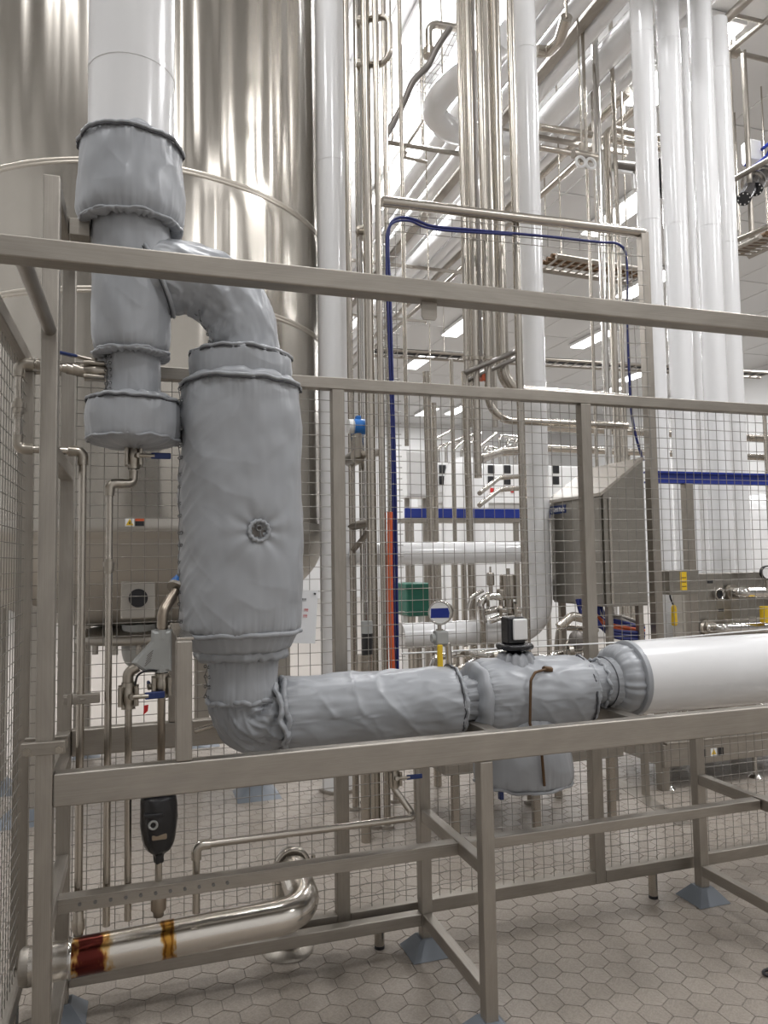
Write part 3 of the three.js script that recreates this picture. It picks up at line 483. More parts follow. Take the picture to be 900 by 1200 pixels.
// ================================================================ SMALL PIPEWORK ON THE RACK
const ZP = -2.645;
function ballValve(parent, c, dir, r, len, leverDir, leverLen, leverMat = M.blueLever, out = V(0, 0, 1), name = 'ball_valve') {
  const d = dir.clone().normalize(), a = c.clone().addScaledVector(d, -len / 2), b = c.clone().addScaledVector(d, len / 2);
  const body = part(name, [hexNut(a, a.clone().addScaledVector(d, len * 0.22), r * 1.35), hexNut(b, b.clone().addScaledVector(d, -len * 0.22), r * 1.35), tube([a, c.clone().addScaledVector(d, -len * 0.12), c, c.clone().addScaledVector(d, len * 0.12), b], (f) => r * (1.1 + 0.35 * Math.sin(f * Math.PI)), 20)], M.fitting, parent);
  const s = Math.abs(d.y) > 0.5 ? [V(1, 0, 0), V(0, 0, 1)] : [V(0, 1, 0), V(0, 0, 1)];
  for (const i of [-1, 1]) for (const j of [-1, 1]) { const o = s[0].clone().multiplyScalar(i * r * 1.35).addScaledVector(s[1], j * r * 1.35), e = (k) => c.clone().add(o).addScaledVector(d, len * k); part('valve_bolt', tube([e(-0.36), e(-0.29), e(-0.289), e(0.289), e(0.29), e(0.36)], (f) => f < 0.1 || f > 0.9 ? r * 0.45 : r * 0.26, 6), M.fitting, body); }
  const top = c.clone().addScaledVector(out, r * 2.2); part('valve_stem', cyl(c, top.clone().addScaledVector(out, r * 0.35), r * 0.55, 10), M.fitting, body);
  const e = top.clone().addScaledVector(leverDir, leverLen), side = leverDir.clone().cross(out).normalize(), q = [];
  const lever = part('lever', [tube([top.clone(), top.clone().addScaledVector(leverDir, leverLen * 0.5)], r * 0.42, 8)], M.fitting, body);
  const g = new RoundedBoxGeometry(leverLen * 0.62, r * 1.25, r * 0.6, 2, r * 0.25); const m4 = new THREE.Matrix4().makeBasis(leverDir.clone(), out.clone().cross(leverDir).normalize(), out.clone()); g.applyMatrix4(m4); const gc = top.clone().addScaledVector(leverDir, leverLen * 0.69); g.translate(gc.x, gc.y, gc.z);
  part('lever_sleeve', g, leverMat, body, leverMat === M.yellow ? 'yellow plastic lever sleeve' : 'dark blue plastic lever sleeve'); return body;
}
function union(a, b, r) { const m = a.clone().lerp(b, 0.5); return [hexNut(a, m, r * 1.55), tube([m, b], r * 1.75, 8), cyl(a.clone().lerp(b, -0.3), b.clone().lerp(a, -0.3), r * 1.2, 14)]; }
{ // drain below the drum jacket
  const t = thing('drain_pipe', 'thin steel drain pipe dropping from the small drum jacket with a blue lever valve', 'pipe'), X = -0.095, cx = -0.02, r = 0.0115;
  const y1 = P(156, 567, ZC).y;
  part('pipe', tube(bend([V(cx, 1.985, ZC), V(cx, y1, ZC), V(X, y1 - 0.004, ZP), V(X, 0.44, ZP)], 0.028), r, 16), M.tube, t);
  part('elbow', tube(bend([V(cx, y1 + 0.045, ZC), V(cx, y1, ZC), V(cx - 0.04, y1 - 0.002, ZC + 0.02)], 0.026), r * 1.45, 16), M.fitting, t);
  part('elbow', tube(bend([V(X + 0.04, y1 - 0.002, ZP - 0.014), V(X, y1 - 0.004, ZP), V(X, y1 - 0.045, ZP)], 0.026), r * 1.45, 16), M.fitting, t);
  ballValve(t, V(cx, P(156, 535, ZC).y, ZC), V(0, 1, 0), 0.017, 0.085, V(1, 0, 0), 0.105, M.blueLever, V(0.4, 0, 0.916));
  const yc = P(128, 664, ZP).y; part('union', union(V(X, yc - 0.014, ZP), V(X, yc + 0.016, ZP), r), M.fitting, t);
}
{ // vent loop on the left
  const t = thing('vent_pipe', 'thin steel pipe looping from the tee neck round the tall post and down', 'pipe'), r = 0.0125;
  const yv = P(110, 435, ZC).y, XL = -0.372, XR = P(97, 560, ZP).x, yl = P(30, 527, ZP).y, zl = -2.63;
  part('pipe', tube(bend([V(-0.11, yv, ZC), V(-0.16, yv, ZC), V(XL, yv, zl), V(XL, yl, zl), V(XL + 0.04, yl, zl), V(XR, yl, ZP), V(XR, 0.50, ZP)], 0.026), r, 16), M.tube, t);
  for (const [a, b, c] of [[V(XL + 0.045, yv, zl), V(XL, yv, zl), V(XL, yv - 0.045, zl)], [V(XL, yl + 0.045, zl), V(XL, yl, zl), V(XL + 0.045, yl, zl)], [V(XR - 0.045, yl, ZP), V(XR, yl, ZP), V(XR, yl - 0.045, ZP)]]) part('elbow', tube(bend([a, b, c], 0.027), r * 1.4, 16), M.fitting, t);
  ballValve(t, V(-0.148, yv, ZC + 0.001), V(1, 0, 0), 0.017, 0.09, V(-0.985, 0.17, 0), 0.14, M.blueLever, V(0, 1, 0));
  part('union', union(V(-0.235, yv, ZC + 0.018), V(-0.195, yv, ZC + 0.012), r), M.fitting, t);
  const yu = P(20, 478, zl).y; part('union', union(V(XL, yu - 0.018, zl), V(XL, yu + 0.018, zl), r), M.fitting, t);
  part('tee', [cyl(V(XL + 0.05, yv, zl), V(XL + 0.115, yv, zl - 0.012), r * 1.5, 14), cyl(V(XL + 0.08, yv, zl), V(XL + 0.08, yv - 0.035, zl), r * 1.35, 14)], M.fitting, t);
  part('end_fitting', spin([[0.012, 0.505], [0.0165, 0.50], [0.017, 0.475], [0.021, 0.47], [0.021, 0.445], [0.015, 0.435], [0.0145, 0.425], [0, 0.425]].reverse(), V(XR, 0, ZP), 'y', 20), M.tube, t);
  part('bracket', [box(XR - 0.05, XR - 0.005, 1.155, 1.175, ZP - 0.01, ZP + 0.016, 0.002), tube([...Array(13)].map((_, i) => V(XR + Math.cos(i / 12 * Math.PI - 1.57) * 0.018, 1.165, ZP + Math.sin(i / 12 * Math.PI - 1.57) * 0.018)), 0.004, 6), hexNut(V(XR - 0.03, 1.145, ZP + 0.018), V(XR - 0.03, 1.185, ZP + 0.018), 0.008)], M.steelWorn, t);
}
{ // condensate line: elbow, strainer, valves, trap
  const t = thing('condensate_line', 'brownish condensate pipe with a grey Y strainer and a black steam trap', 'pipe'), Z = -2.61, r = 0.0125;
  const xs = P(189, 820, Z).x, xl = P(151, 860, Z).x, yt = P(189, 742, Z).y, yb = P(189, 783, Z).y;
  const fl = P(206, 692, -2.66);
  part('pipe', tube(bend([fl.clone(), V(xs + 0.004, P(190, 718, Z).y, Z), V(xs + 0.002, yt - 0.02, Z)], 0.045), r * 1.15, 16), M.tubeBrown, t, 'brown tinted pipe');
  part('elbow', tube(bend([fl.clone().lerp(V(xs + 0.004, P(190, 718, Z).y, Z), 0.3), V(xs + 0.004, P(190, 718, Z).y, Z), V(xs + 0.003, yt + 0.018, Z)], 0.045), r * 1.45, 16), M.tubeBrown, t);
  { const d = fl.clone().sub(V(xs, P(190, 715, Z).y, Z)).normalize(); part('flange', cyl(fl.clone().addScaledVector(d, 0.004), fl.clone().addScaledVector(d, 0.016), 0.036, 24), M.steelWorn, t); part('cap', cyl(fl.clone().addScaledVector(d, 0.016), fl.clone().addScaledVector(d, 0.055), 0.036, 20, 0.03), M.blueBright, t, 'bright blue plastic cap'); }
  // strainer
  const o = P(189, 783, Z), s = scaleAt(o), q = (px, py) => [(px - 189) * s, -(py - 783) * s];
  const st = part('strainer', prism([q(181, 742), q(197, 742), q(197, 783), q(172, 783), q(161, 774), q(181, 752)], 0.022, { bevel: 0.010 }).translate(o.x, o.y, Z - 0.011), M.cast, t, 'grey cast Y strainer body');
  part('strainer_collar', tube([V(xs + 0.002, yt - 0.016, Z), V(xs + 0.002, yt + 0.012, Z)], 0.027, 6), M.cast, st); part('strainer_collar', tube([V(xs + 0.001, yb - 0.012, Z), V(xs + 0.001, yb + 0.012, Z)], 0.024, 8), M.cast, st);
  const lines = []; for (let i = 0; i < 5; i++) { const p = P(176 - i * 0.7, 764 + i * 3, Z + 0.022); const g = new THREE.BoxGeometry(0.026, 0.0022, 0.0012); g.rotateZ(0.75); g.translate(p.x, p.y - 0.004, Z + 0.0215); lines.push(g); } part('raised_marks', lines, M.darkSteel, st);
  const yA = P(150, 790, Z).y, br = P(164, 779, Z);
  part('pipe', tube(bend([br, V(xl - 0.004, yA + 0.004, Z), V(xl - 0.002, yA - 0.06, Z), V(xl, 0.45, Z - 0.03)], 0.02), r * 0.9, 14), M.tube, t);
  part('elbow', tube(bend([br.clone().lerp(V(xl, yA, Z), 0.2), V(xl - 0.004, yA + 0.004, Z), V(xl - 0.003, yA - 0.03, Z)], 0.024), r * 1.4, 14), M.fitting, t);
  ballValve(t, V(xl - 0.002, P(150, 815, Z).y, Z), V(0, 1, 0), 0.0185, 0.085, V(1, 0.02, 0), 0.1, M.blueLever, V(0.3, 0, 0.954));
  part('pipe', cyl(V(xs + 0.001, yb + 0.01, Z), V(xs, 0.86, Z), r, 16), M.tubeBrown, t);
  ballValve(t, V(xs + 0.001, P(190, 803, Z).y, Z), V(0, 1, 0), 0.0185, 0.08, V(-0.1, 0.02, -1).normalize(), 0.06, M.blueLever, V(-0.9, 0, 0.42));
  for (const cb of [[P(158, 803, Z + 0.02), P(162, 791, Z + 0.025), P(172, 786, Z + 0.028), P(184, 786, Z + 0.02)]]) part('sampling_hose', tube(new THREE.CatmullRomCurve3(cb).getSpacedPoints(30), 0.0036, 8), M.black, t, 'thin black hose');
  const rt = P(171, 831, Z + 0.03); part('tag', prism([[-0.006, 0.012], [0.008, 0.014], [0.006, -0.006], [-0.008, -0.018]], 0.002).translate(rt.x, rt.y, rt.z), M.red, t, 'small red tag');
  // steam trap
  const tr = P(186, 955, Z), prof = [[0.004, -0.155], [0.013, -0.15], [0.017, -0.125], [0.037, -0.108], [0.05, -0.078], [0.057, -0.03], [0.058, 0.02], [0.056, 0.05], [0.053, 0.062], [0.03, 0.066]];
  const trap = part('steam_trap', spin(smooth(prof, 50), V(tr.x, tr.y, Z), 'y', 40, (a, j, rr, h) => [0.002 * Math.sin(a * 4) + noise(Math.cos(a) * 3, h * 20, Math.sin(a) * 3) * 0.0015, 0]), M.blackGloss, t, 'black plastic shrouded steam trap');
  part('trap_ledge', [box(tr.x - 0.045, tr.x + 0.012, tr.y + 0.012, tr.y + 0.024, Z + 0.02, Z + 0.062, 0.004), box(tr.x - 0.05, tr.x + 0.052, tr.y + 0.055, tr.y + 0.08, Z - 0.03, Z + 0.03, 0.01)], M.black, trap);
  part('trap_port', (() => { const g = new THREE.TorusGeometry(0.012, 0.004, 8, 20); g.translate(tr.x - 0.018, tr.y - 0.012, Z + 0.0575); return g; })(), M.cast, trap, 'pale ring port');
  part('trap_label', box(tr.x - 0.022, tr.x + 0.024, tr.y - 0.062, tr.y - 0.045, Z + 0.040, Z + 0.0555, 0.004), M.tan, trap, 'worn tan patch');
  part('pipe', cyl(V(xs, tr.y + 0.06, Z), V(xs, 0.86, Z), r, 14), M.tubeBrown, t);
  part('pipe', cyl(V(tr.x, tr.y - 0.14, Z), V(tr.x + 0.001, 0.50, Z - 0.012), 0.0115, 14), M.tube, t);
  part('end_fitting', spin([[0, 0.455], [0.017, 0.456], [0.018, 0.47], [0.025, 0.478], [0.025, 0.515], [0.018, 0.53], [0.013, 0.532]], V(tr.x + 0.001, 0, Z - 0.012), 'y', 20), M.tubeBrown, t);
  part('union', union(V(xl, 0.885, Z - 0.012), V(xl, 0.915, Z - 0.012), r), M.fitting, t);
}
{ // cross line to the right
  const t = thing('cross_pipe', 'slim steel pipe running low along the rack with a blue lever valve at its end', 'pipe'), r = 0.0125, y = 0.655;
  const a = P(484, 957, ZP), l = P(230, 1000, ZP), v = P(462, 915, -2.7);
  part('pipe', tube(bend([V(v.x, 0.94, v.z), V(v.x, v.y - 0.03, v.z), V(a.x, y + 0.015, ZP - 0.02), V(a.x, y, ZP), V(l.x, y, ZP), V(l.x, P(229, 1070, ZP).y, ZP)], 0.024), r, 16), M.tube, t);
  part('elbow', tube(bend([V(l.x + 0.045, y, ZP), V(l.x, y, ZP), V(l.x, y - 0.045, ZP)], 0.027), r * 1.35, 16), M.tube, t);
  ballValve(t, V(v.x, v.y + 0.01, v.z), V(0, 1, 0), 0.014, 0.07, V(1, 0, 0), 0.1, M.blueLever, V(0, 0.2, 0.98));
}
{ // heat tinted header pipe
  const t = thing('header_pipe', 'polished steel header pipe low on the rack with red and amber heat tint', 'pipe'), y = 0.305, z = -2.75, R = 0.060;
  // weld tint is a map along the pipe: u = metres * 0.9
  const L = 1.5, W = 1024, tint = tex(W, 64, (u, v) => {
    const m = u * L - 0.1, n = fbm(u * 60, Math.cos(v * TAU) * 1.5, Math.sin(v * TAU) * 1.5) * 0.022;
    let c = [0.84, 0.82, 0.79];
    const mix = (k, f) => { c = c.map((q, i) => q * (1 - f) + k[i] * f); };
    const sm = (a, b, x) => { const t = Math.max(0, Math.min(1, (x - a) / (b - a))); return t * t * (3 - 2 * t); };
    mix([0.78, 0.60, 0.33], sm(0.022, 0.034, m + n) * (1 - sm(0.125, 0.155, m + n))); mix([0.37, 0.17, 0.15], sm(0.032, 0.048, m + n) * (1 - sm(0.112, 0.13, m + n)));
    mix([0.70, 0.50, 0.18], sm(0.303, 0.311, m + n * 0.4) * (1 - sm(0.345, 0.353, m + n * 0.4)) * 0.9); mix([0.38, 0.22, 0.10], Math.exp(-Math.pow((m + n * 0.4 - 0.316) / 0.004, 2)) * 0.8 + Math.exp(-Math.pow((m + n * 0.4 - 0.34) / 0.004, 2)) * 0.7);
    return c; }, true);
  tint.repeat.set(1 / (0.9 * L), 1); const mt = std(1, 1, 1, { metalness: 1, roughness: 0.2, map: tint });
  const xe = 0.585, zt = -3.17;
  const path = bend([V(-0.33, y, z), V(xe, y + 0.03, z), V(xe, y + 0.10, zt), V(xe + 0.005, 0.012, zt)], 0.105, 16);
  part('pipe', tube(path, R, 48), mt, t);
  part('end_ring', spin([[R, -0.215], [R + 0.004, -0.214], [R + 0.004, -0.204], [R, -0.203]], V(0, y + 0.004, z), 'x', 48), M.tubeShine, t, 'bright welded end ring');
  part('ferrule', spin([[0.02, -0.362], [0.05, -0.36], [0.058, -0.352], [0.06, -0.336], [R, -0.328]], V(0, y, z), 'x', 40), M.steelWorn, t);
  const wc = path[Math.floor(path.length * 0.62)];
  part('clamp', [spin([[R, -0.012], [R + 0.012, -0.012], [R + 0.012, 0.012], [R, 0.012]], V(xe, y + 0.085, -3.035), 'z', 40), box(xe + R, xe + R + 0.035, y + 0.075, y + 0.1, -3.045, -3.025, 0.003), hexNut(V(xe + R + 0.024, y + 0.065, -3.035), V(xe + R + 0.024, y + 0.115, -3.035), 0.009)], M.tube, t);
  part('floor_collar', spin(smooth([[0.105, 0.002], [0.1, 0.012], [0.075, 0.03], [0.06, 0.034]], 16), V(xe + 0.005, 0, zt), 'y', 40), M.steelWorn, t);
}
{ // gauge with yellow handled cock
  const t = thing('pressure_gauge', 'round dial gauge with a dark blue face on a yellow lever valve', 'gauge'), z = -2.72, c = P(516, 718, z), n = camera.position.clone().sub(c).setY(0).normalize(); n.applyAxisAngle(V(0, 1, 0), -0.25);
  const R = 0.046, at = (k) => c.clone().addScaledVector(n, k);
  part('case', tube([at(-0.04), at(-0.012), at(-0.006), at(0.006)], (f) => f < 0.5 ? R * 0.94 : R, 40), M.tube, t);
  part('bezel', (() => { const g = new THREE.TorusGeometry(R * 0.95, 0.004, 10, 48); g.lookAt(n); const p = at(0.007); g.translate(p.x, p.y, p.z); return g; })(), M.tubeShine, t);
  part('dial', tube([at(0.006), at(0.0085)], R * 0.92, 40), M.white, t, 'pale dial');
  { const sh = new THREE.Shape(), a = R * 0.84; sh.moveTo(-a * 0.93, -a * 0.42); sh.lineTo(-a * 0.9, a * 0.52); sh.lineTo(a * 0.86, a * 0.60); sh.lineTo(a * 1.0, a * 0.1); sh.lineTo(a * 0.92, -a * 0.36); const g = new THREE.ExtrudeGeometry(sh, { depth: 0.0012, bevelEnabled: false }); g.translate(0, -0.004, 0); g.lookAt(n); const p = at(0.0085); g.translate(p.x, p.y, p.z); part('dial_panel', g, M.blue, t, 'dark blue dial panel'); }
  const yb = P(516, 748, z).y;
  part('stem', [cyl(V(c.x, c.y - R + 0.002, c.z - 0.012), V(c.x, yb, c.z - 0.012), 0.008, 12), hexNut(V(c.x, c.y - R - 0.03, c.z - 0.012), V(c.x, c.y - R - 0.018, c.z - 0.012), 0.014)], M.tube, t);
  const b = part('cock', [box(c.x - 0.022, c.x + 0.03, yb - 0.026, yb + 0.03, c.z - 0.034, c.z + 0.012, 0.008), hexNut(V(c.x - 0.034, yb, c.z - 0.012), V(c.x - 0.02, yb, c.z - 0.012), 0.018)], M.cast, t);
  part('lever', new RoundedBoxGeometry(0.021, 0.095, 0.011, 2, 0.004).translate(c.x - 0.012, yb - 0.07, c.z + 0.018), M.yellow, t, 'yellow plastic lever');
  part('pipe', tube(bend([V(c.x + 0.02, yb - 0.02, c.z - 0.012), V(c.x + 0.034, yb - 0.03, c.z - 0.012), V(c.x + 0.038, 1.10, c.z)], 0.012), 0.0125, 14), M.tube, t);
}
{ // actuator on the wrapped valve
  const t = thing('valve_actuator', 'black valve bonnet and handwheel with a clear topped indicator box', 'valve'), c = P(603, 758, ZC), y = c.y;
  part('bonnet', spin(smooth([[0.045, -0.07], [0.043, -0.045], [0.03, -0.035], [0.028, -0.02], [0.05, -0.008], [0.055, 0]], 30), c, 'y', 32), M.blackGloss, t);
  part('bonnet_base', spin([[0.052, -0.10], [0.054, -0.07], [0.03, -0.065]], c, 'y', 32), M.white, t, 'pale bonnet base');
  part('handwheel', spin(smooth([[0.02, -0.006], [0.062, -0.009], [0.072, -0.002], [0.072, 0.008], [0.062, 0.014], [0.02, 0.01]], 26), c, 'y', 48, (a) => [0.0025 * Math.sin(a * 12), 0]), M.blackGloss, t);
  part('indicator_box', box(c.x - 0.042, c.x + 0.036, y + 0.012, y + 0.118, ZC - 0.035, ZC + 0.03, 0.008), M.blackGloss, t);
  part('indicator_cover', box(c.x - 0.024, c.x + 0.036, y + 0.03, y + 0.112, ZC + 0.0305, ZC + 0.046, 0.006), M.white, t, 'grey white indicator cover');
  part('spindle', cyl(V(c.x + 0.01, y + 0.115, ZC), V(c.x + 0.01, y + 0.155, ZC), 0.006, 10), M.fitting, t);
}
{ // rusty brace rod
  const t = thing('brace_rod', 'bent rusty brown rod hooked over the wrapped valve', 'rod');
  const pts = [P(641, 784, -2.575), P(627, 788, -2.535), P(622, 797, -2.525), P(621, 848, -2.515), P(635, 884, -2.478), P(638, 921, -2.478)];
  part('rod', tube(bend(pts, 0.02), 0.0055, 10), M.rust, t); part('hook_end', hexNut(P(637, 784, -2.575), P(646, 785, -2.58), 0.012), M.rust, t);
}
{ // paper notice
  const t = thing('paper_notice', 'white paper notice with red print hung on the fence beside the vessel', 'notice');
  const a = P(343, 692, -3.03), w = 0.16, h = 0.215; const cx = P(371, 720, -3.03).x - w / 2, cy = P(355, 722, -3.03).y;
  const g = new THREE.BoxGeometry(w, h, 0.0015, 8, 8, 1); { const p = g.attributes.position; for (let i = 0; i < p.count; i++) p.setZ(i, p.getZ(i) + Math.sin((p.getX(i) / w + 0.5) * 3) * 0.006); g.computeVertexNormals(); }
  g.rotateZ(-0.07); g.translate(cx, cy, -3.03); part('sheet', g, M.paper, t);
  const tx = (s, x, y, size, m) => { const q = new TextGeometry(s, { font, size, depth: 0.0006, curveSegments: 2 }); q.rotateZ(-0.07); q.translate(cx + x, cy + y, -3.0215); part('lettering', q, m, t, 'red printed lettering'); };
  tx('!!!!', 0.018, 0.062, 0.011, M.thread); tx('!!!!', 0.026, 0.02, 0.011, M.red); tx('!!!!', 0.022, -0.004, 0.011, M.red); tx('!!!!!!', -0.01, -0.052, 0.009, M.red);
  part('pin', cyl(V(cx + w / 2 - 0.008, cy + h / 2 - 0.018, -3.03), V(cx + w / 2 - 0.008, cy + h / 2 - 0.018, -3.018), 0.004, 8), M.black, t);
}
{ // cord along the top of the white pipe
  const t = thing('tension_cord', 'thin pale cord strung past the handwheel above the white pipe', 'cord');
  const a = P(621, 758, -2.9), b = P(735, 752, -2.9), c = P(905, 737, -2.9);
  part('cord', tube(new THREE.CatmullRomCurve3([P(470, 766, -2.95), a, b, c]).getSpacedPoints(40), 0.0032, 6), M.white, t);
}
{ // black cable on the floor
  const t = thing('floor_cable', 'black cable coiled on the tiles near the rack', 'cable'), c = PY(904, 1144, 0.007);
  const pts = []; for (let i = 0; i <= 90; i++) { const a = i / 90 * TAU * 1.6; pts.push(V(c.x + Math.cos(a) * (0.026 + i * 0.0001) + i * 0.0004, 0.007 + i * 0.00013, c.z + Math.sin(a) * 0.028 + (i - 45) * 0.001)); }
  part('cable', tube(pts, 0.006, 8), M.black, t);
}

// ================================================================ BEHIND THE FENCE
const up = (px, py, z) => P(px, py, z);
function riser(name, label, cat, list, group) { // one thing per upright: [px, py, widthPx, z, yTop, yBottom, material]
  list.forEach(([px, py, w, z, y1, y0, m], i) => {
    const p = P(px, py, z), r = w * scaleAt(p) / 2; y1 = Math.min(y1, ceilingAt(p.x, z)); const t = thing(name, Array.isArray(label) ? label[i] : label, cat, group), k = [];
    const pc = part('pipe', cyl(V(p.x, y0, z), V(p.x, y1, z), r, 28), m, t);
    if (r > 0.04) { for (let y = y0 + 1.1; y < y1; y += 1.7) part('overlap_joint', cyl(V(p.x, y, z), V(p.x, y + 0.012, z), r + 0.0018, 28), m, t); }
    if (y0 < 0.05) part('floor_ring', cyl(V(p.x, 0.001, z), V(p.x, 0.02, z), r + 0.02, 24), M.steel, t);
  });
}
{ // process tank
  const cx = 0.05, cz = -6.0, R = 1.38, t = thing('process_tank', 'large upright stainless steel tank with a dished bottom on legs', 'tank'), c = V(cx, 0, cz);
  const wave = (k, f, o, y0, y1) => (th, j, r, h) => [Math.min(1, (h - y0) / 0.12, (y1 - h) / 0.12) * noise(Math.cos(th) * f, Math.sin(th) * f, h * 0.18 + o) * k + noise(Math.cos(th) * f * 2.6, Math.sin(th) * f * 2.6, h * 0.35 + o) * k * 0.3 * Math.min(1, (h - y0) / 0.12, (y1 - h) / 0.12), 0];
  const course = (y0, y1, k, o, m, f = 9) => { const pr = []; for (let i = 0; i <= 24; i++) pr.push([R, y0 + (y1 - y0) * i / 24]); return part('shell_course', spin(pr, c, 'y', 360, wave(k, f, o, y0, y1)), m, t); };
  course(1.86, 3.215, 0.006, 1, M.tank, 7); course(3.225, 4.0, 0.008, 5, M.tank, 7); course(4.015, 7.2, 0.012, 9, M.tank, 8);
  for (const y of [3.22, 4.008]) part('weld_seam', spin([[R - 0.01, y - 0.024], [R + 0.003, y - 0.02], [R + 0.0035, y - 0.004], [R - 0.004, y], [R + 0.0035, y + 0.004], [R + 0.003, y + 0.02], [R - 0.01, y + 0.024]], c, 'y', 200), M.seam, t);
  part('top_head', spin(smooth([[R, 7.2], [R * 0.9, 7.35], [R * 0.5, 7.5], [0, 7.55]], 20), c, 'y', 90), M.tank, t);
  part('knuckle', spin(smooth([[R - 0.03, 1.74], [R + 0.004, 1.79], [R + 0.006, 1.86]], 12), c, 'y', 160), M.tankLow, t);
  part('dished_bottom', spin(smooth([[0.25, 1.14], [0.7, 1.2], [1.1, 1.38], [1.28, 1.56], [R - 0.03, 1.74]], 40), c, 'y', 160), M.tankLow, t);
  // bottom outlet with its bolted flange and motor
  part('outlet_flange', spin([[0.1, 1.06], [0.42, 1.06], [0.43, 1.09], [0.42, 1.13], [0.2, 1.17]], V(cx - 0.05, 0, cz + 0.35), 'y', 48), M.tankLow, t);
  for (let i = 0; i < 16; i++) { const a = i / 16 * TAU; part('flange_bolt', hexNut(V(cx - 0.05 + Math.cos(a) * 0.39, 1.0, cz + 0.35 + Math.sin(a) * 0.39), V(cx - 0.05 + Math.cos(a) * 0.39, 1.06, cz + 0.35 + Math.sin(a) * 0.39), 0.022), M.tankLow, t); }
  const mp = P(162, 700, -4.76); part('manway_plate', box(mp.x - 0.1, mp.x + 0.1, mp.y - 0.13, mp.y + 0.11, -5.06, -4.78, 0.01), M.tankLow, t);
  part('manway_bore', cyl(V(mp.x, mp.y - 0.005, -4.9), V(mp.x, mp.y - 0.005, -4.772), 0.055, 32), M.black, t);
  const mo = P(163, 752, -5.4); part('drive_motor', [spin(smooth([[0.02, -0.17], [0.08, -0.15], [0.11, -0.08], [0.112, 0.08], [0.112, 0.12]], 24), V(mo.x, mo.y, -5.4), 'y', 36), cyl(V(mo.x, mo.y + 0.12, -5.4), V(mo.x, 1.10, -5.4), 0.05, 24)], M.cast, t, 'grey rounded agitator motor');
  for (const a of [0.78, 0.02, 2.36, 3.16, 4.2, 5.2]) {
    const lx = cx + Math.cos(a) * 1.02, lz = cz + Math.sin(a) * 1.02, g = box(-0.065, 0.065, 0.05, 1.5, -0.065, 0.065, 0.01); g.translate(lx, 0, lz); const lg = part('leg', g, M.tankLow, t);
    const f = new THREE.CylinderGeometry(0.07, 0.21, 0.1, 4, 1); f.rotateY(Math.PI / 4); f.translate(lx, 0.05, lz); part('leg_base', f, M.footPaint, t, 'grey blue sloped base');
  }
  // warning stickers
  const wp = P(152, 612, -4.615); const sticker = (x, y, z, s, ry, par) => { part('sticker', new THREE.BoxGeometry(s, s, 0.002).rotateY(ry).translate(x, y, z), M.paper, par, 'warning sticker'); const tri = prism([[-s * 0.42, -s * 0.36], [s * 0.42, -s * 0.36], [0, s * 0.4]], 0.0015).rotateY(ry).translate(x, y, z + 0.0015); part('sticker_mark', tri, M.yellow, par); part('sticker_mark', prism([[-s * 0.1, -s * 0.2], [s * 0.1, -s * 0.2], [0.0, s * 0.2]], 0.001).rotateY(ry).translate(x, y, z + 0.0035), M.black, par); };
  sticker(wp.x, wp.y, wp.z + 0.002, 0.05, 0, t);
  part('sticker', new THREE.BoxGeometry(0.05, 0.028, 0.003).translate(wp.x + 0.055, wp.y - 0.008, wp.z + 0.002), M.black, t, 'black and orange sticker'); part('sticker', new THREE.BoxGeometry(0.05, 0.018, 0.003).translate(wp.x + 0.055, wp.y + 0.016, wp.z + 0.002), M.orange, t);
}
// white duct beside the tank and the steel uprights near it
riser('clad_riser', 'broad white clad riser standing between the tank and the steel uprights', 'pipe', [[390, 300, 37, -5.2, HIGH, 0, M.clad]]);
riser('steel_upright', ['stout shiny steel upright, thicker of the pair beside the orange hose', 'slimmer steel upright touching the stout one beside the orange hose'], 'pipe', [[433, 400, 11, -4.4, HIGH, 0, M.tube], [445.5, 400, 8, -4.36, HIGH, 0, M.tube]], 'steel uprights');
riser('steel_upright', 'thin dark upright beside the broad white riser', 'pipe', [[410, 400, 7, -4.75, HIGH, 0, M.tube]]);
riser('steel_upright', 'bright foil wrapped upright behind the blue instrument', 'pipe', [[425, 450, 12, -4.85, HIGH, 0, M.tubeShine]]);
riser('steel_upright', 'thin upright that the tall wire cable tray is fixed to', 'pipe', [[451, 120, 6, -4.8, HIGH, 0, M.tube]]);
{ // U bends on the uprights
  for (const [a, b, lab] of [[25, 74, 'handle shaped steel return bend high on the uprights'], [271, 271, 'short steel branch stub on the uprights']]) {
    const t = thing('return_bend', lab, 'pipe'), z = -4.33;
    if (a !== b) part('pipe', tube(bend([P(419, a, -4.5), P(456, a - 6, z), P(457, b + 1, z), P(419, b + 3, -4.5)], 0.07), 0.021, 18), M.tube, t); else part('pipe', cyl(P(420, a, -4.5), P(432, a, -4.4), 0.024, 16), M.tube, t);
    for (const y of a === b ? [a] : [a + 1, b + 2]) part('clamp', [cyl(P(420, y, -4.5), P(426, y, -4.48), 0.036, 20), hexNut(P(423, y + 4, -4.48), P(424, y + 11, -4.48), 0.012)], M.fitting, t);
  }
}
function wireTray(name, label, pts, side, half, step) { // basket of thin wires
  const t = thing(name, label, 'cable tray'), l = [], d = [];
  for (const k of [-1, -0.33, 0.33, 1]) l.push(tube(pts.map((p) => p.clone().addScaledVector(side, k * half)), 0.003, 5));
  const cv = new THREE.CurvePath(); for (let i = 1; i < pts.length; i++) cv.add(new THREE.LineCurve3(pts[i - 1], pts[i]));
  const n = Math.round(cv.getLength() / step); for (let i = 0; i <= n; i++) { const p = cv.getPointAt(i / n); l.push(tube([p.clone().addScaledVector(side, -half * 1.05), p.clone().addScaledVector(side, half * 1.05)], 0.003, 5)); }
  const m = part('tray_wires', l, M.wire, t); m.userData.kind = 'stuff'; return t;
}
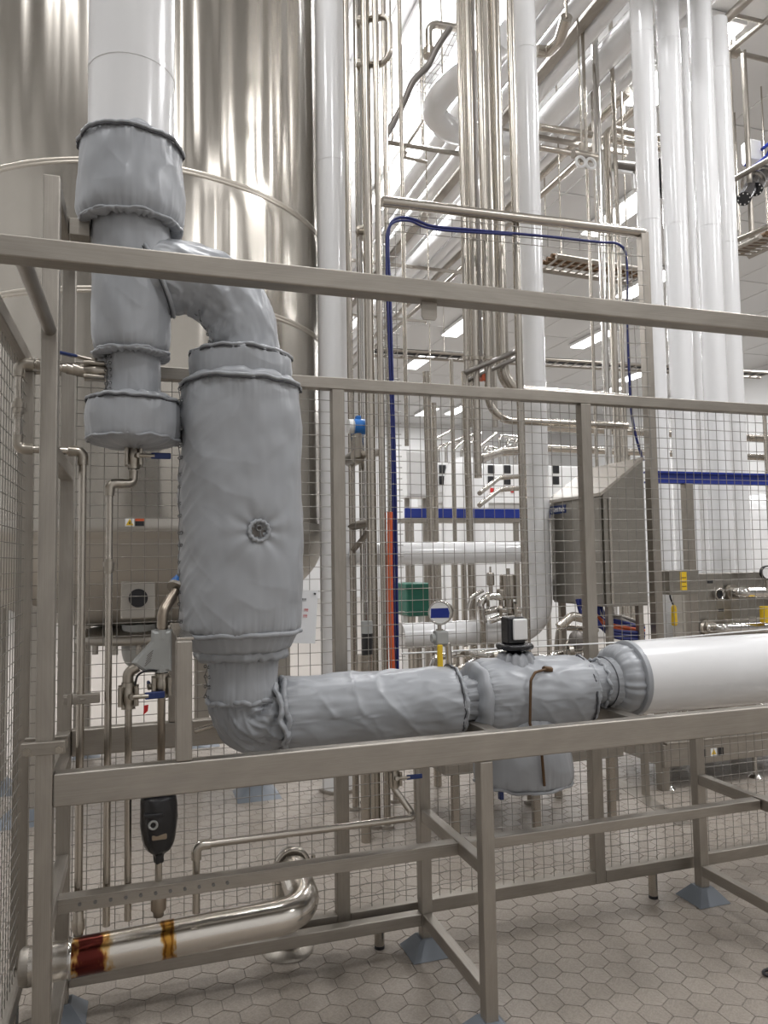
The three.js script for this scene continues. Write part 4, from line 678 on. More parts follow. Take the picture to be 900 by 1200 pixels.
// arch with its cable tray and blue hoses
{
  const z = -4.4, t = thing('tray_arch', 'steel tube arch crossing above the fence and carrying wire tray and blue hose', 'frame');
  const a = P(448, 236, z), b = P(749, 269, z), r = 0.034;
  part('top_tube', cyl(V(a.x, a.y, z), V(b.x + 0.03, b.y - 0.02, z), r, 24), M.tube, t);
  part('post', box(b.x - 0.005, b.x + 0.06, 0.001, b.y - 0.02, z - 0.03, z + 0.03, 0.004), M.steelWorn, t);
  const w = thing('wire_tray', 'wire basket tray hung under the arch with a blue hose inside', 'cable tray'), l = [];
  const top = [[458, 262], [745, 292]], put = (p, q) => l.push(tube([p, q], 0.003, 5));
  for (const dy of [-12, 0, 8]) put(P(452, 262 + dy, z + 0.02), P(742, 291 + dy, z + 0.02)); for (const dy of [-12, 8]) put(P(452, 262 + dy, z - 0.05), P(742, 291 + dy, z - 0.05));
  for (let i = 0; i <= 15; i++) { const x = 455 + i * 18.7, y = 262.5 + i * 1.9; put(P(x, y - 16, z + 0.02), P(x, y + 8, z + 0.02)); put(P(x, y + 8, z + 0.02), P(x, y + 8, z - 0.05)); put(P(x, y - 16, z - 0.05), P(x, y + 8, z - 0.05)); }
  for (const x of [449, 455, 463]) put(P(x, 270, z + 0.02), P(x + 9, 785, z + 0.02)); for (let y = 275; y < 780; y += 13) put(P(447 + (y - 270) * 0.018, y, z + 0.02), P(466 + (y - 270) * 0.018, y, z + 0.02));
  for (const x of [732, 739, 752]) put(P(x, 290, z + 0.045), P(x + 12, 540, z + 0.045)); for (let y = 300; y < 540; y += 17) put(P(730 + (y - 290) * 0.048, y, z + 0.045), P(755 + (y - 290) * 0.048, y, z + 0.045));
  part('tray_wires', l, M.wire, w).userData.kind = 'stuff';
  const hose = (lab, m, px, r, n = 'air_hose', zz = z + 0.035) => { const t = thing(n, lab, 'hose'); part('hose', tube(new THREE.CatmullRomCurve3(px.map(([x, y]) => P(x, y, zz)), false, 'centripetal').getSpacedPoints(160), r, 10), m, t); return t; };
  hose('dark blue hose following the arch from the floor side over to the control cabinet', M.blueHose, [[466, 790], [465, 700], [463, 560], [460, 450], [457, 340], [455, 285], [457, 264], [464, 256], [476, 255], [490, 259], [502, 264], [560, 270], [640, 277], [706, 284], [722, 285], [731, 291], [734, 305], [735, 350], [737, 430], [741, 490], [748, 522], [754, 540]], 0.0095);
  hose('second dark blue hose clipped beside the first on the tall wire tray', M.blueHose, [[462, 790], [461, 640], [459, 500], [455, 380], [453, 300], [455, 268], [463, 260], [480, 259], [500, 267], [600, 275]], 0.0075, 'air_hose', z + 0.045);
  hose('orange red hose running up beside the blue hoses', M.orange, [[460, 790], [458, 720], [457, 650], [457, 600]], 0.0165, 'air_hose', z + 0.06);
}
wireTray('wire_tray', 'steep wire basket tray with a black cable in front of the bulkhead', [P(455, 165, -6.2), P(500, 95, -6.2), P(520, 70, -6.2), P(540, 30, -6.2)], V(1, 0, 0), 0.06, 0.12);
{ const t = thing('cable_run', 'thick black cable bundle climbing the steep wire tray', 'cable'); const pts = [[456, 160], [475, 125], [487, 98], [505, 78], [514, 60], [530, 35]].map(([x, y]) => P(x - 3, y - 2, -6.17)); part('cable', tube(new THREE.CatmullRomCurve3(pts).getSpacedPoints(60), 0.028, 10), M.darkSteel, t);
  const e = thing('steel_elbow', 'brown steel elbow clamped near the bright fixture', 'pipe'); part('pipe', tube(bend([P(535, 33, -6.3), P(502, 27, -6.3), P(503, 65, -6.3)], 0.1), 0.036, 18), M.tube, e); part('clamp', cyl(P(503, 58, -6.3), P(503, 66, -6.3), 0.06, 20), M.fitting, e); }
{ // blue transmitter
  const t = thing('flow_transmitter', 'bright blue round transmitter clamped to the uprights', 'instrument'), z = -4.6, c = P(419, 500, z);
  part('housing', [cyl(V(c.x - 0.028, c.y, z), V(c.x + 0.05, c.y, z), 0.05, 28), box(c.x - 0.012, c.x + 0.02, c.y + 0.04, c.y + 0.07, z - 0.02, z + 0.02, 0.006)], M.blueBright, t, 'bright blue housing');
  part('end_cap', [cyl(V(c.x - 0.062, c.y, z), V(c.x - 0.028, c.y, z), 0.046, 28), cyl(V(c.x + 0.05, c.y, z), V(c.x + 0.072, c.y, z), 0.042, 28)], M.white, t);
  part('neck', [cyl(V(c.x, c.y - 0.045, z), V(c.x + 0.004, c.y - 0.20, z), 0.026, 16), cyl(V(c.x + 0.0, c.y - 0.19, z), V(c.x + 0.01, c.y - 0.19, z - 0.2), 0.05, 20), cyl(V(c.x + 0.03, c.y - 0.18, z), V(c.x + 0.11, c.y - 0.18, z + 0.1), 0.022, 14)], M.fitting, t);
}
// knee bracket between the uprights
{ const t = thing('knee_bracket', 'steel knee bracket welded between the uprights below the transmitter', 'bracket'), z = -4.55; const a = P(412, 617, -4.75), b = P(434, 612, -4.4), c = P(414, 645, -4.75); part('arm', cyl(a, b, 0.028, 4), M.steelWorn, t); part('brace', cyl(c, P(433, 622, -4.42), 0.024, 4), M.steelWorn, t); }
// vertical tube bundle with elbows
{
  const list = [['slim', 541, 5, -4.6, 560], ['brown steel', 552, 9, -4.6, 560], ['dark hose like', 557.5, 6, -4.72, 430], ['steel', 566, 9, -4.6, 0], ['broad brown steel', 583, 15, -4.7, 0]];
  const labs = ['slimmest outer steel tube of the hanging bundle', 'brown steel tube of the hanging bundle reaching behind the fence rail', 'dark sleeve hidden in the hanging tube bundle', 'hanging steel tube that bends sideways just below the fence rail', 'broad brown hanging tube that bends sideways just above the fence rail'];
  list.forEach(([n, px, w, z, yb], i) => {
    const t = thing('hanging_tube', labs[i], 'pipe', 'hanging tube bundle'), m = n === 'dark hose like' ? M.darkSteel : i === 4 || i === 1 ? M.tube : M.tube, p = P(px, 200, z), r = w * scaleAt(p) / 2;
    if (yb) part('pipe', cyl(V(p.x, P(px, yb, z).y, z), V(p.x, HIGH, z), r, 20), m, t);
    else if (i === 3) { const y = P(600, 493, z).y; part('pipe', tube(bend([V(p.x, HIGH, z), V(p.x, y, z), V(P(735, 500, z).x, y, z)], 0.17), r, 20), m, t); }
    else { const y = P(605, 458, z).y; part('pipe', tube(bend([V(p.x, HIGH, z), V(p.x, y, z), V(P(735, 465, z).x, y - 0.02, z)], 0.17), r, 20), m, t); }
    part('clamp', cyl(V(p.x, P(px, 418, z).y, z), V(p.x, P(px, 422, z).y, z), r + 0.008, 20), M.fitting, t);
  });
  const t = thing('support_bar', 'dark slotted bar clamping the hanging tube bundle', 'bracket'); part('bar', [cyl(P(545, 437, -4.52), P(604, 412, -4.52), 0.018, 4), cyl(P(548, 446, -4.6), P(604, 420, -4.6), 0.016, 4)], M.darkSteel, t); part('knob', box(P(566, 441, -4.6).x - 0.012, P(566, 441, -4.6).x + 0.012, P(566, 441, -4.6).y - 0.03, P(566, 441, -4.6).y + 0.02, -4.63, -4.59, 0.004), M.orange, t, 'orange knob');
  for (const [px, lab] of [[547, 'slim tube between the slimmest and the brown hanging tubes'], [573, 'grey tube between the two bending tubes']]) { const z = -4.85, p = P(px, 200, z), q = thing('hanging_tube', lab, 'pipe', 'hanging tube bundle'); part('pipe', cyl(V(p.x, P(px, 500, z).y, z), V(p.x, HIGH, z), 0.022, 16), px === 547 ? M.tube : M.tankLow, q); }
}
// risers right of the bundle
riser('steel_upright', 'brown steel upright touching the slender white riser', 'pipe', [[608, 400, 9, -4.46, HIGH, 0, M.tube]]);
const WZ = -4.95, wp = P(630, 600, WZ), wr = 29 * scaleAt(wp) / 2;
{
  const t = thing('clad_riser', 'slender white clad riser beside the control cabinet, turning at its foot', 'pipe'), y2 = P(540, 742, WZ).y, xl = P(470, 742, WZ).x;
  part('pipe', tube(bend([V(wp.x, 7.2, WZ), V(wp.x, y2, WZ), V(xl, y2, WZ)], 0.2, 12), wr * 0.96, 36), M.clad, t);
  part('foot_sleeve', [cyl(V(wp.x + 0.05, y2 + 0.15, WZ - 0.1), V(wp.x + 0.05, y2 + 0.36, WZ - 0.1), wr, 28)], M.clad, t);
  for (let y = 1.6; y < 7; y += 1.3) part('overlap_joint', cyl(V(wp.x, y, WZ), V(wp.x, y + 0.012, WZ), wr * 0.96 + 0.002, 32), M.clad, t);
  for (const px of [490, 575]) { const q = P(px, 742, WZ); part('support_leg', cyl(V(q.x, 0, WZ), V(q.x, y2 - wr * 0.8, WZ), 0.025, 14), M.tube, t); }
  const h = thing('clad_pipe', 'white horizontal clad pipe behind the orange and blue hoses', 'pipe'), y1 = P(520, 648, WZ).y, r1 = 26 * scaleAt(P(520, 648, WZ)) / 2;
  part('pipe', tube(bend([V(P(428, 648, WZ).x, y1, WZ - 0.6), V(P(428, 648, WZ).x, y1, WZ - 0.05), V(P(612, 648, WZ).x, y1, WZ - 0.05)], 0.13, 10), r1, 36), M.clad, h);
  for (const px of [513, 560]) { const q = P(px, 648, WZ); part('support_leg', cyl(V(q.x, 0, WZ - 0.08), V(q.x, P(px, 430, WZ).y, WZ - 0.16), 0.028, 14), M.tube, h); }
}
riser('clad_riser', ['white clad riser closest to the cabinet post in the row of tall risers', 'second white clad riser of the tall row, apart from its neighbours', 'thin white riser squeezed behind the tall row', 'white clad riser fourth along the tall row', 'last white clad riser of the tall row, next to the black valves'], 'pipe',
  [[766, 400, 26, -5.35, 6.7, 0, M.clad], [797, 400, 27, -5.35, 6.7, 0, M.clad], [816, 400, 12, -5.75, 6.7, 0, M.clad], [836, 400, 27, -5.3, 6.7, 0, M.clad], [856, 400, 25, -5.55, 6.7, 0, M.clad]], 'tall white risers');
// overhead pipes running down the hall
const OY = 6.95;
{
  const labs = ['white overhead pipe highest of the slanting rack', 'white overhead pipe second in the slanting rack', 'white overhead pipe above the tan channel', 'tan steel channel among the overhead pipes', 'white overhead pipe just below the tan channel', 'thickest white overhead pipe of the slanting rack', 'white overhead pipe below the thickest one', 'lower white overhead pipe beside the square hanger', 'upper of two bare steel overhead tubes', 'lower of two bare steel overhead tubes'];
  const L = [[478, 215, 0.09], [633, 30, 0.085], [505, 225, 0.085], [465, 290, 0.06], [660, 75, 0.09], [640, 142, 0.145], [490, 325, 0.08], [700, 128, 0.062], [635, 205, 0.055], [637, 226, 0.05]];
  L.forEach(([px, py, r], i) => {
    const x = PY(px, py, OY).x, t = thing('overhead_pipe', labs[i], 'pipe', 'overhead pipes'), z0 = i > 7 ? PY(742, i === 8 ? 108 : 122, OY).z : -3.9, z1 = -22;
    if (i === 3) part('channel', box(x - r, x + r, OY - r, OY + r, z1, z0, 0.004), M.steel, t); else part('pipe', cyl(V(x, OY, z0), V(x, OY, z1), r, 28), i > 7 ? M.tube : M.clad, t);
    if (r > 0.06) for (let z = -4.5; z > -15; z -= 1.6) part('overlap_joint', cyl(V(x, OY, z), V(x, OY, z - 0.012), r + 0.002, 28), M.clad, t);
  });
  const xa = PY(478, 215, OY).x - 0.25, xb = PY(637, 226, OY).x + 0.3;
  [-7.9, -9.9, -12.2, -15].forEach((z, i) => {
    const t = thing('trapeze_hanger', ['trapeze hanger over the arch end of the overhead rack', 'trapeze hanger of the overhead rack near the square hanger', 'trapeze hanger of the overhead rack just under the low ceiling', 'far trapeze hanger of the overhead rack'][i], 'hanger', 'trapeze hangers'), y = OY - 0.16, top = (x) => ceilingAt(x, z);
    part('bar', box(xa, xb, y - 0.05, y, z - 0.025, z + 0.025, 0.004), M.steel, t);
    for (const x of [xa + 0.02, xb - 0.02]) part('rod', cyl(V(x, y - 0.08, z), V(x, top(x), z), 0.012, 10), M.tube, t);
  });
}
{ // large white elbow by the bulkhead
  const t = thing('white_duct', 'large white duct elbow below the bright fixture', 'duct'), z = -6.6;
  const a = P(560, 78, z), b = P(505, 118, z), c = P(515, 150, z), d = P(560, 178, z);
  part('duct', tube(new THREE.CatmullRomCurve3([P(600, 40, z + 1.2), P(560, 76, z + 0.4), P(525, 103, z), P(509, 128, z - 0.2), P(521, 148, z - 0.4), P(548, 158, z - 0.7), P(600, 170, z - 0.9)]).getSpacedPoints(60), 0.125, 32), M.clad, t);
}
// slim rods and rails in front of the bulkhead
{
  for (const [px, y0, y1, lab] of [[493, 20, 172, 'slim hanging rod beside the large white duct elbow'], [503, 372, 520, 'hair thin rod below the guard bar tab']]) { const t = thing('hanger_rod', lab, 'rod', 'hanger rods'), p = P(px, y0, -7.2); part('rod', cyl(V(p.x, P(px, y1, -7.2).y, -7.2), V(p.x, HIGH, -7.2), px === 493 ? 0.018 : 0.007, 10), M.tube, t); }
  const t = thing('cross_rail', 'steel cross rail in front of the bulkhead foot with a diagonal brace', 'rail'), z = -7.1; part('rail', cyl(P(452, 166, z), P(548, 182, z), 0.03, 4), M.steel, t); { const e = P(460, 167, z); part('drop_rod', cyl(e, V(e.x, HIGH, z), 0.012, 8), M.tube, t); } part('brace', cyl(P(473, 176, z), P(535, 85, z), 0.016, 8), M.tube, t); part('clamp', [cyl(P(470, 178, z), P(476, 182, z), 0.035, 10), cyl(P(472, 184, z), P(500, 190, z), 0.018, 8)], M.fitting, t);
}
// hangers and bent tube right of the slender riser
{
  const hq = PY(697, 94, OY), z = hq.z, t = thing('square_hanger', 'square steel hanger post dropping from the overhead rack', 'post'), p = hq; part('post', box(p.x - 0.04, p.x + 0.04, P(697, 262, z).y, OY - 0.13, z - 0.035, z + 0.035, 0.004), M.steelWorn, t);
  part('arm', [cyl(P(632, 149, z), P(693, 158, z), 0.04, 16), cyl(P(632, 173, z), P(697, 184, z), 0.032, 16)], M.tube, t);
  const b = thing('bent_tube', 'bare steel tube bending down beside the square hanger', 'pipe'), y = P(715, 151, z - 0.15).y, q = P(714, 250, z - 0.15); part('pipe', tube(bend([V(P(800, 160, z - 0.15).x, y, z - 0.15), V(q.x, y, z - 0.15), V(q.x, 0.001, z - 0.15)], 0.12), 0.042, 20), M.tube, b);
  part('pipe', tube([V(P(800, 178, z - 0.2).x, P(722, 165, z - 0.2).y, z - 0.2), V(P(712, 165, z - 0.2).x, P(722, 165, z - 0.2).y, z - 0.2)], 0.038, 18), M.tube, b);
  riser('steel_upright', ['slim steel drop tube between the square hanger and the slender riser', 'bright steel drop tube next to the bent tube', 'slim steel drop tube close to the arch post'], 'pipe', [[693, 350, 4, -6.3, HIGH, 0.9, M.tube], [707, 350, 8, -6.5, HIGH, 0.9, M.tubeShine], [727, 350, 5, -6.6, HIGH, 0.9, M.tube]], 'slim drop tubes');
  riser('steel_upright', ['thin upright close to the tall wire tray, hanging above the fence', 'thin upright bent at its top behind the fence rail', 'thin upright just beside the hanging bundle foot'], 'pipe', [[476, 480, 5, -5.6, HIGH, 2.5, M.tube], [510, 560, 6, -6.0, 2.95, 0, M.tube], [530, 480, 5, -6.2, 3.4, 0, M.tube]], 'thin uprights');
}
// steel runs crossing behind the white risers
[[462, 0.05, 'upper steel run crossing behind the tall white risers'], [500, 0.05, 'middle steel run crossing behind the tall white risers'], [525, 0.045, 'lower steel run crossing behind the tall white risers']].forEach(([py, r, lab]) => { const t = thing('steel_run', lab, 'pipe', 'steel runs'), z = -7.9 - (py - 462) * 0.006, a = P(625, py, z); part('pipe', cyl(V(a.x, a.y, z), V(P(905, py, z).x, a.y - 0.02, z), r, 20), M.tube, t); for (const px of [690 + py * 0.1, 860 + py * 0.1]) { const q = P(px, 600, z); part('support_leg', cyl(V(q.x, 0, z - 0.07), V(q.x, a.y, z - 0.07), 0.025, 12), M.tube, t); } });
// white runs up right
[[97, 0.12, 'thick white run, highest of the group beside the black actuators'], [124, 0.09, 'white run just below the thick one beside the black actuators'], [145, 0.09, 'lowest white run of the group beside the black actuators'], [158, 0.035, 'bare steel run below the white runs beside the black actuators']].forEach(([py, r, lab], i) => { const t = thing('white_run', lab, 'pipe', 'runs beside the actuators'), z = -7.6 - i * 0.32, a = P(856, py, z); part('pipe', cyl(V(P(720, py - 20, z).x, a.y, z), V(P(925, py, z).x, a.y, z), r, 28), i === 3 ? M.tube : M.clad, t); const q = P(905, py, z); part('hanger', cyl(V(q.x, a.y, z), V(q.x, ceilingAt(q.x, z), z), 0.012, 8), M.tube, t); });
// ceiling rods top right
{ const t = thing('ceiling_strut', 'steel strut frame under the ceiling beside the tall risers', 'strut'), Y = LOW - 0.3; const q = (x, y) => PY(x, y, Y); part('strut', [cyl(q(852, 62), q(905, 18), 0.03, 8), cyl(q(856, 60), q(905, 72), 0.028, 8), cyl(q(852, 22), q(880, -5), 0.05, 8), cyl(q(862, 18), q(905, 28), 0.02, 8)], M.steel, t); const p = q(861, 61); part('rod', cyl(p, V(p.x, LOW, p.z), 0.012, 8), M.tube, t); part('joint', cyl(q(853, 61), q(864, 62), 0.06, 12), M.fitting, t); part('drop_pipe', cyl(V(q(853, 60).x, 5.2, q(853, 60).z), V(q(853, 60).x, LOW, q(853, 60).z), 0.03, 10), M.tankLow, t); }
// black actuated valves on a ledge
{
  const z = -6.3, ledge = thing('pipe_ledge', 'steel ledge beam slanting past the black actuated valves', 'beam'); part('beam', cyl(P(857, 212, z - 0.2), P(908, 183, z + 0.25), 0.035, 4), M.steel, ledge);
  const pz = P(880, 250, z - 0.1); part('beam', cyl(P(862, 282, z - 0.2), P(908, 262, z + 0.2), 0.03, 4), M.steelWorn, ledge); part('post', cyl(V(pz.x, P(880, 272, z).y, z - 0.1), V(pz.x, LOW - 0.42, z - 0.1), 0.04, 4), M.steelWorn, ledge);
  [[872, 233, 882, 215, 'lower black finned actuator beside the last tall white riser'], [886, 222, 893, 208, 'upper black finned actuator behind the steel ledge']].forEach(([ax, ay, bx, by, lab], i) => {
    const t = thing('valve_actuator', lab, 'valve', 'black actuators'), a = P(ax, ay, z + 0.1 - i * 0.2), b = P(bx, by, z - 0.25 - i * 0.2), d = b.clone().sub(a).normalize(); part('cylinder', cyl(a, b, 0.072, 28), M.blackGloss, t);
    const u = V(0, 1, 0).cross(d).normalize(), v = d.clone().cross(u); for (let k = 0; k < 8; k++) { const c = a.clone().addScaledVector(u, Math.cos(k / 8 * TAU) * 0.058).addScaledVector(v, Math.sin(k / 8 * TAU) * 0.058); part('bolt', cyl(c.clone().addScaledVector(d, -0.008), c.clone().addScaledVector(d, 0.004), 0.008, 8), M.tubeShine, t); }
    part('valve_body', [cyl(b.clone().addScaledVector(d, -0.02), b.clone().addScaledVector(d, 0.16), 0.1, 28), cyl(b.clone().addScaledVector(d, 0.03), b.clone().addScaledVector(d, 0.06), 0.13, 28)], M.tubeShine, t);
  });
  const bl = thing('terminal_box', 'small white junction box with blue hoses above the steel ledge', 'box'), p = P(884, 178, z - 0.5); part('box', box(p.x - 0.1, p.x + 0.06, p.y - 0.12, p.y + 0.12, z - 0.6, z - 0.45, 0.01), M.white, bl); part('hose', tube(new THREE.CatmullRomCurve3([P(893, 175, z - 0.4), P(903, 168, z - 0.4), P(900, 180, z - 0.4), P(880, 196, z - 0.4), P(872, 192, z - 0.4)]).getSpacedPoints(30), 0.02, 8), M.blue, bl, 'blue hose'); part('hanger', cyl(V(p.x - 0.05, p.y + 0.1, z - 0.52), V(p.x - 0.05, ceilingAt(p.x, z), z - 0.52), 0.015, 8), M.tube, bl);
}
function ladderTray(lab, a, b, half, n, cargo) { // tray with rungs, a and b are its ends
  const t = thing('cable_ladder', lab, 'cable tray'), d = b.clone().sub(a).normalize(), s = V(0, 1, 0).cross(d).normalize();
  for (const k of [-1, 1]) part('rail', cyl(a.clone().addScaledVector(s, k * half), b.clone().addScaledVector(s, k * half), 0.035, 4), M.steelWorn, t);
  for (let i = 0; i < n; i++) { const p = a.clone().lerp(b, (i + 0.5) / n); part('rung', cyl(p.clone().addScaledVector(s, -half), p.clone().addScaledVector(s, half), 0.014, 6), M.steelWorn, t); }
  part('cables', [0, 1, 2].map((k) => cyl(a.clone().addScaledVector(s, (k - 1) * half * 0.5).add(V(0, 0.05, 0)), b.clone().addScaledVector(s, (k - 1) * half * 0.5).add(V(0, 0.05, 0)), 0.03, 8)), cargo, t, 'dark cable bundle');
  for (const q of [0.15, 0.85]) { const p = a.clone().lerp(b, q); part('hanger', cyl(p, V(p.x, ceilingAt(p.x, p.z), p.z), 0.01, 6), M.tube, t); }
}
ladderTray('cable ladder with brown cables behind the black actuators', P(862, 300, -8.0), P(908, 278, -7.2), 0.2, 7, M.rust);
ladderTray('cable ladder with brown cables between the slender riser and the arch post', P(641, 308, -8.0), P(752, 325, -8.0), 0.22, 12, M.rust);
ladderTray('far dark cable ladder crossing the hall under the low ceiling', P(440, 413, -15), P(900, 440, -15), 0.25, 40, M.black);
// control cabinet
{
  const t = thing('control_cabinet', 'brushed steel control cabinet with a sloping roof and a blue name plate', 'cabinet'), x0 = 2.945, x1 = 3.265, z0 = -4.3, z1 = -4.97, yb = 1.262, yf = 2.05, yk = 2.27;
  part('body', prism([[x0, yb], [x1, yb], [x1, yk - 0.03], [x0, yf - 0.03]], z0 - z1 - 0.004, {}).translate(0, 0, z1), M.cabinet, t);
  part('roof', prism([[x0 - 0.03, yf - 0.05], [x1, yk - 0.022], [x1, yk], [x0 - 0.03, yf - 0.028]], z0 - z1 + 0.03, {}).translate(0, 0, z1 - 0.015), M.tube, t, 'bright sloping steel roof');
  const d = part('door', box(x0 - 0.022, x0 - 0.001, yb + 0.015, yf - 0.06, z1 + 0.015, z0 - 0.02, 0.004), M.cabinet, t);
  part('latch', cyl(V(x0 - 0.03, 1.62, z1 + 0.06), V(x0 - 0.02, 1.62, z1 + 0.06), 0.012, 12), M.tubeShine, d);
  part('corner_strip', box(x0 + 0.035, x0 + 0.055, yb + 0.02, yf - 0.06, z0 - 0.004, z0 + 0.006, 0.002), M.tube, t);
  const np = part('name_plate', box(x0 - 0.026, x0 - 0.022, yf - 0.135, yf - 0.075, z1 + 0.02, z1 + 0.24, 0.001), M.blueLever, t, 'blue name plate with white lettering');
  text('LJ-Semi Past.', 0.032, M.white, V(x0 - 0.0262, yf - 0.106, z1 + 0.13), -Math.PI / 2, np, 'lettering', 0.19);
  for (const x of [x0 + 0.04, x1 - 0.04]) for (const z of [z0 - 0.04, z1 + 0.04]) part('leg', box(x - 0.02, x + 0.02, 0.001, yb, z - 0.02, z + 0.02, 0.003), M.steelWorn, t);
  const hs = ['dark blue air hose bundle under the control cabinet', 'red air hose under the control cabinet', 'brighter blue air hose looping under the control cabinet', 'grey hose under the control cabinet'], cols = [M.blueHose, M.orange, M.blue, M.tankLow];
  for (let k = 0; k < 4; k++) { const q = thing('air_hose', hs[k], 'hose'); const z = -4.42 - k * 0.06, l = []; for (let j = 0; j < (k === 0 ? 3 : 2); j++) l.push(tube(new THREE.CatmullRomCurve3([P(676 + k * 12 + j * 3, 702, z), P(684 + k * 10 + j * 4, 724 - j * 4, z + 0.02), P(715 + k * 5, 738 - k * 5 + j * 3, z + 0.05), P(755, 742 - k * 3 + j * 4, z + 0.08)]).getSpacedPoints(30), 0.013, 8)); part('hose', l, cols[k], q); }
}
// blue beam gantry at right
{
  const z = -4.6, t = thing('blue_gantry', 'blue painted beam gantry on steel posts beyond the control cabinet', 'gantry'), a = P(757, 552, z), y1 = a.y, y0 = P(757, 566, z).y, xe = P(960, 560, z).x;
  part('beam', [box(a.x, xe, y1 - 0.016, y1, z - 0.03, z + 0.03, 0.002), box(a.x, xe, y0, y0 + 0.014, z - 0.03, z + 0.03, 0.002), box(a.x, xe, y0, y1, z - 0.008, z + 0.008, 0.001)], M.blue, t, 'blue painted beam');
  for (const px of [806, 930]) { const p = P(px, 600, z); part('post', box(p.x - 0.035, p.x + 0.035, 0.326, y0, z - 0.03, z + 0.03, 0.004), M.steelWorn, t); }
  const p0 = P(763, 600, z + 0.12); part('post', box(p0.x - 0.02, p0.x + 0.02, 0.001, y1 - 0.02, z + 0.09, z + 0.15, 0.004), M.steelWorn, t);
  const b = thing('junction_box', 'steel junction box with a yellow label on the gantry post', 'box'), c = P(791, 682, z + 0.06), s = scaleAt(c); part('box', box(c.x - 21 * s, c.x + 21 * s, c.y - 14 * s, c.y + 14 * s, z + 0.03, z + 0.16, 0.006), M.cabinet, b);
  const lb = part('label', box(c.x - 6 * s, c.x + 3 * s, c.y - 9 * s, c.y + 12 * s, z + 0.16, z + 0.163, 0.001), M.yellow, b, 'yellow label with rows of print'); const ln = []; for (let i = 0; i < 3; i++) ln.push(box(c.x - 5 * s, c.x + 2 * s, c.y - 5 * s + i * 5 * s, c.y - 4.2 * s + i * 5 * s, z + 0.1625, z + 0.1645, 0)); part('print_lines', ln, M.rust, b);
  const cp = thing('yellow_coupling', 'yellow hose coupling hanging below the junction box', 'coupling'), k = P(790, 722, z + 0.1); part('body', spin(smooth([[0.006, -0.07], [0.018, -0.065], [0.02, 0], [0.016, 0.07], [0.006, 0.08]], 20), k, 'y', 20), M.yellow, cp); part('hose', tube(new THREE.CatmullRomCurve3([V(k.x, k.y + 0.07, k.z), V(k.x - 0.01, k.y + 0.13, k.z - 0.02), V(k.x - 0.005, k.y + 0.16, k.z - 0.03)]).getSpacedPoints(10), 0.006, 6), M.black, cp);
}
// plate heat exchanger
{
  const z = -4.75, t = thing('heat_exchanger', 'steel plate heat exchanger with a round port and shiny elbows', 'machine'), a = P(816, 672, z), b = P(884, 745, z);
  part('front_plate', box(a.x, b.x + 0.35, 0.55, a.y, z - 0.06, z, 0.008), M.cabinet, t); part('plate_pack', box(a.x + 0.03, b.x + 0.3, 0.6, a.y - 0.04, z - 0.33, z - 0.06, 0.004), M.tankLow, t);
  const p = P(841, 696, z); part('port', [spin([[0.034, -0.01], [0.05, -0.006], [0.05, 0.03], [0.036, 0.032], [0.032, 0.01]], V(p.x, p.y, z), 'z', 32)], M.tubeShine, t); part('port_bore', cyl(V(p.x, p.y, z - 0.002), V(p.x, p.y, z + 0.012), 0.035, 28), M.black, t, 'dark open port');
  for (const [px, py] of [[832, 682], [845, 715]]) { const q = P(px, py, z); part('tag_plate', box(q.x - 0.026, q.x + 0.026, q.y - 0.01, q.y + 0.01, z, z + 0.004, 0.001), M.black, t); }
  for (const [py, x0, dz] of [[695, 868, 0.12], [737, 842, 0.14]]) { const q = P(x0, py, z + dz); part('nozzle', tube(bend([V(q.x, q.y, z), V(q.x, q.y, z + dz), V(q.x + 0.7, q.y - 0.01, z + dz)], 0.08), 0.042, 24), M.tubeShine, t); part('clamp', cyl(V(q.x, q.y, z + 0.02), V(q.x, q.y, z + 0.05), 0.062, 24), M.fitting, t); }
  for (const px of [822, 890]) { const q = P(px, 740, z); part('leg', box(q.x - 0.03, q.x + 0.03, 0.326, 0.56, z - 0.05, z, 0.004), M.steelWorn, t); }
  const y = P(897, 720, z + 0.2); part('actuator_head', cyl(V(y.x, y.y - 0.06, z + 0.2), V(y.x, y.y + 0.06, z + 0.2), 0.04, 20), M.yellow, t, 'yellow actuator head');
  const g = thing('dial_gauge', 'small dial gauge at the top of the heat exchanger', 'gauge'), c = P(898, 671, z + 0.15); part('case', cyl(V(c.x, c.y, c.z), V(c.x - 0.01, c.y, c.z + 0.03), 0.055, 28), M.blackGloss, g); part('dial', cyl(V(c.x - 0.01, c.y, c.z + 0.03), V(c.x - 0.011, c.y, c.z + 0.034), 0.046, 28), M.paper, g); part('stem', cyl(V(c.x, c.y - 0.15, c.z), V(c.x, c.y, c.z), 0.01, 10), M.fitting, g);
}
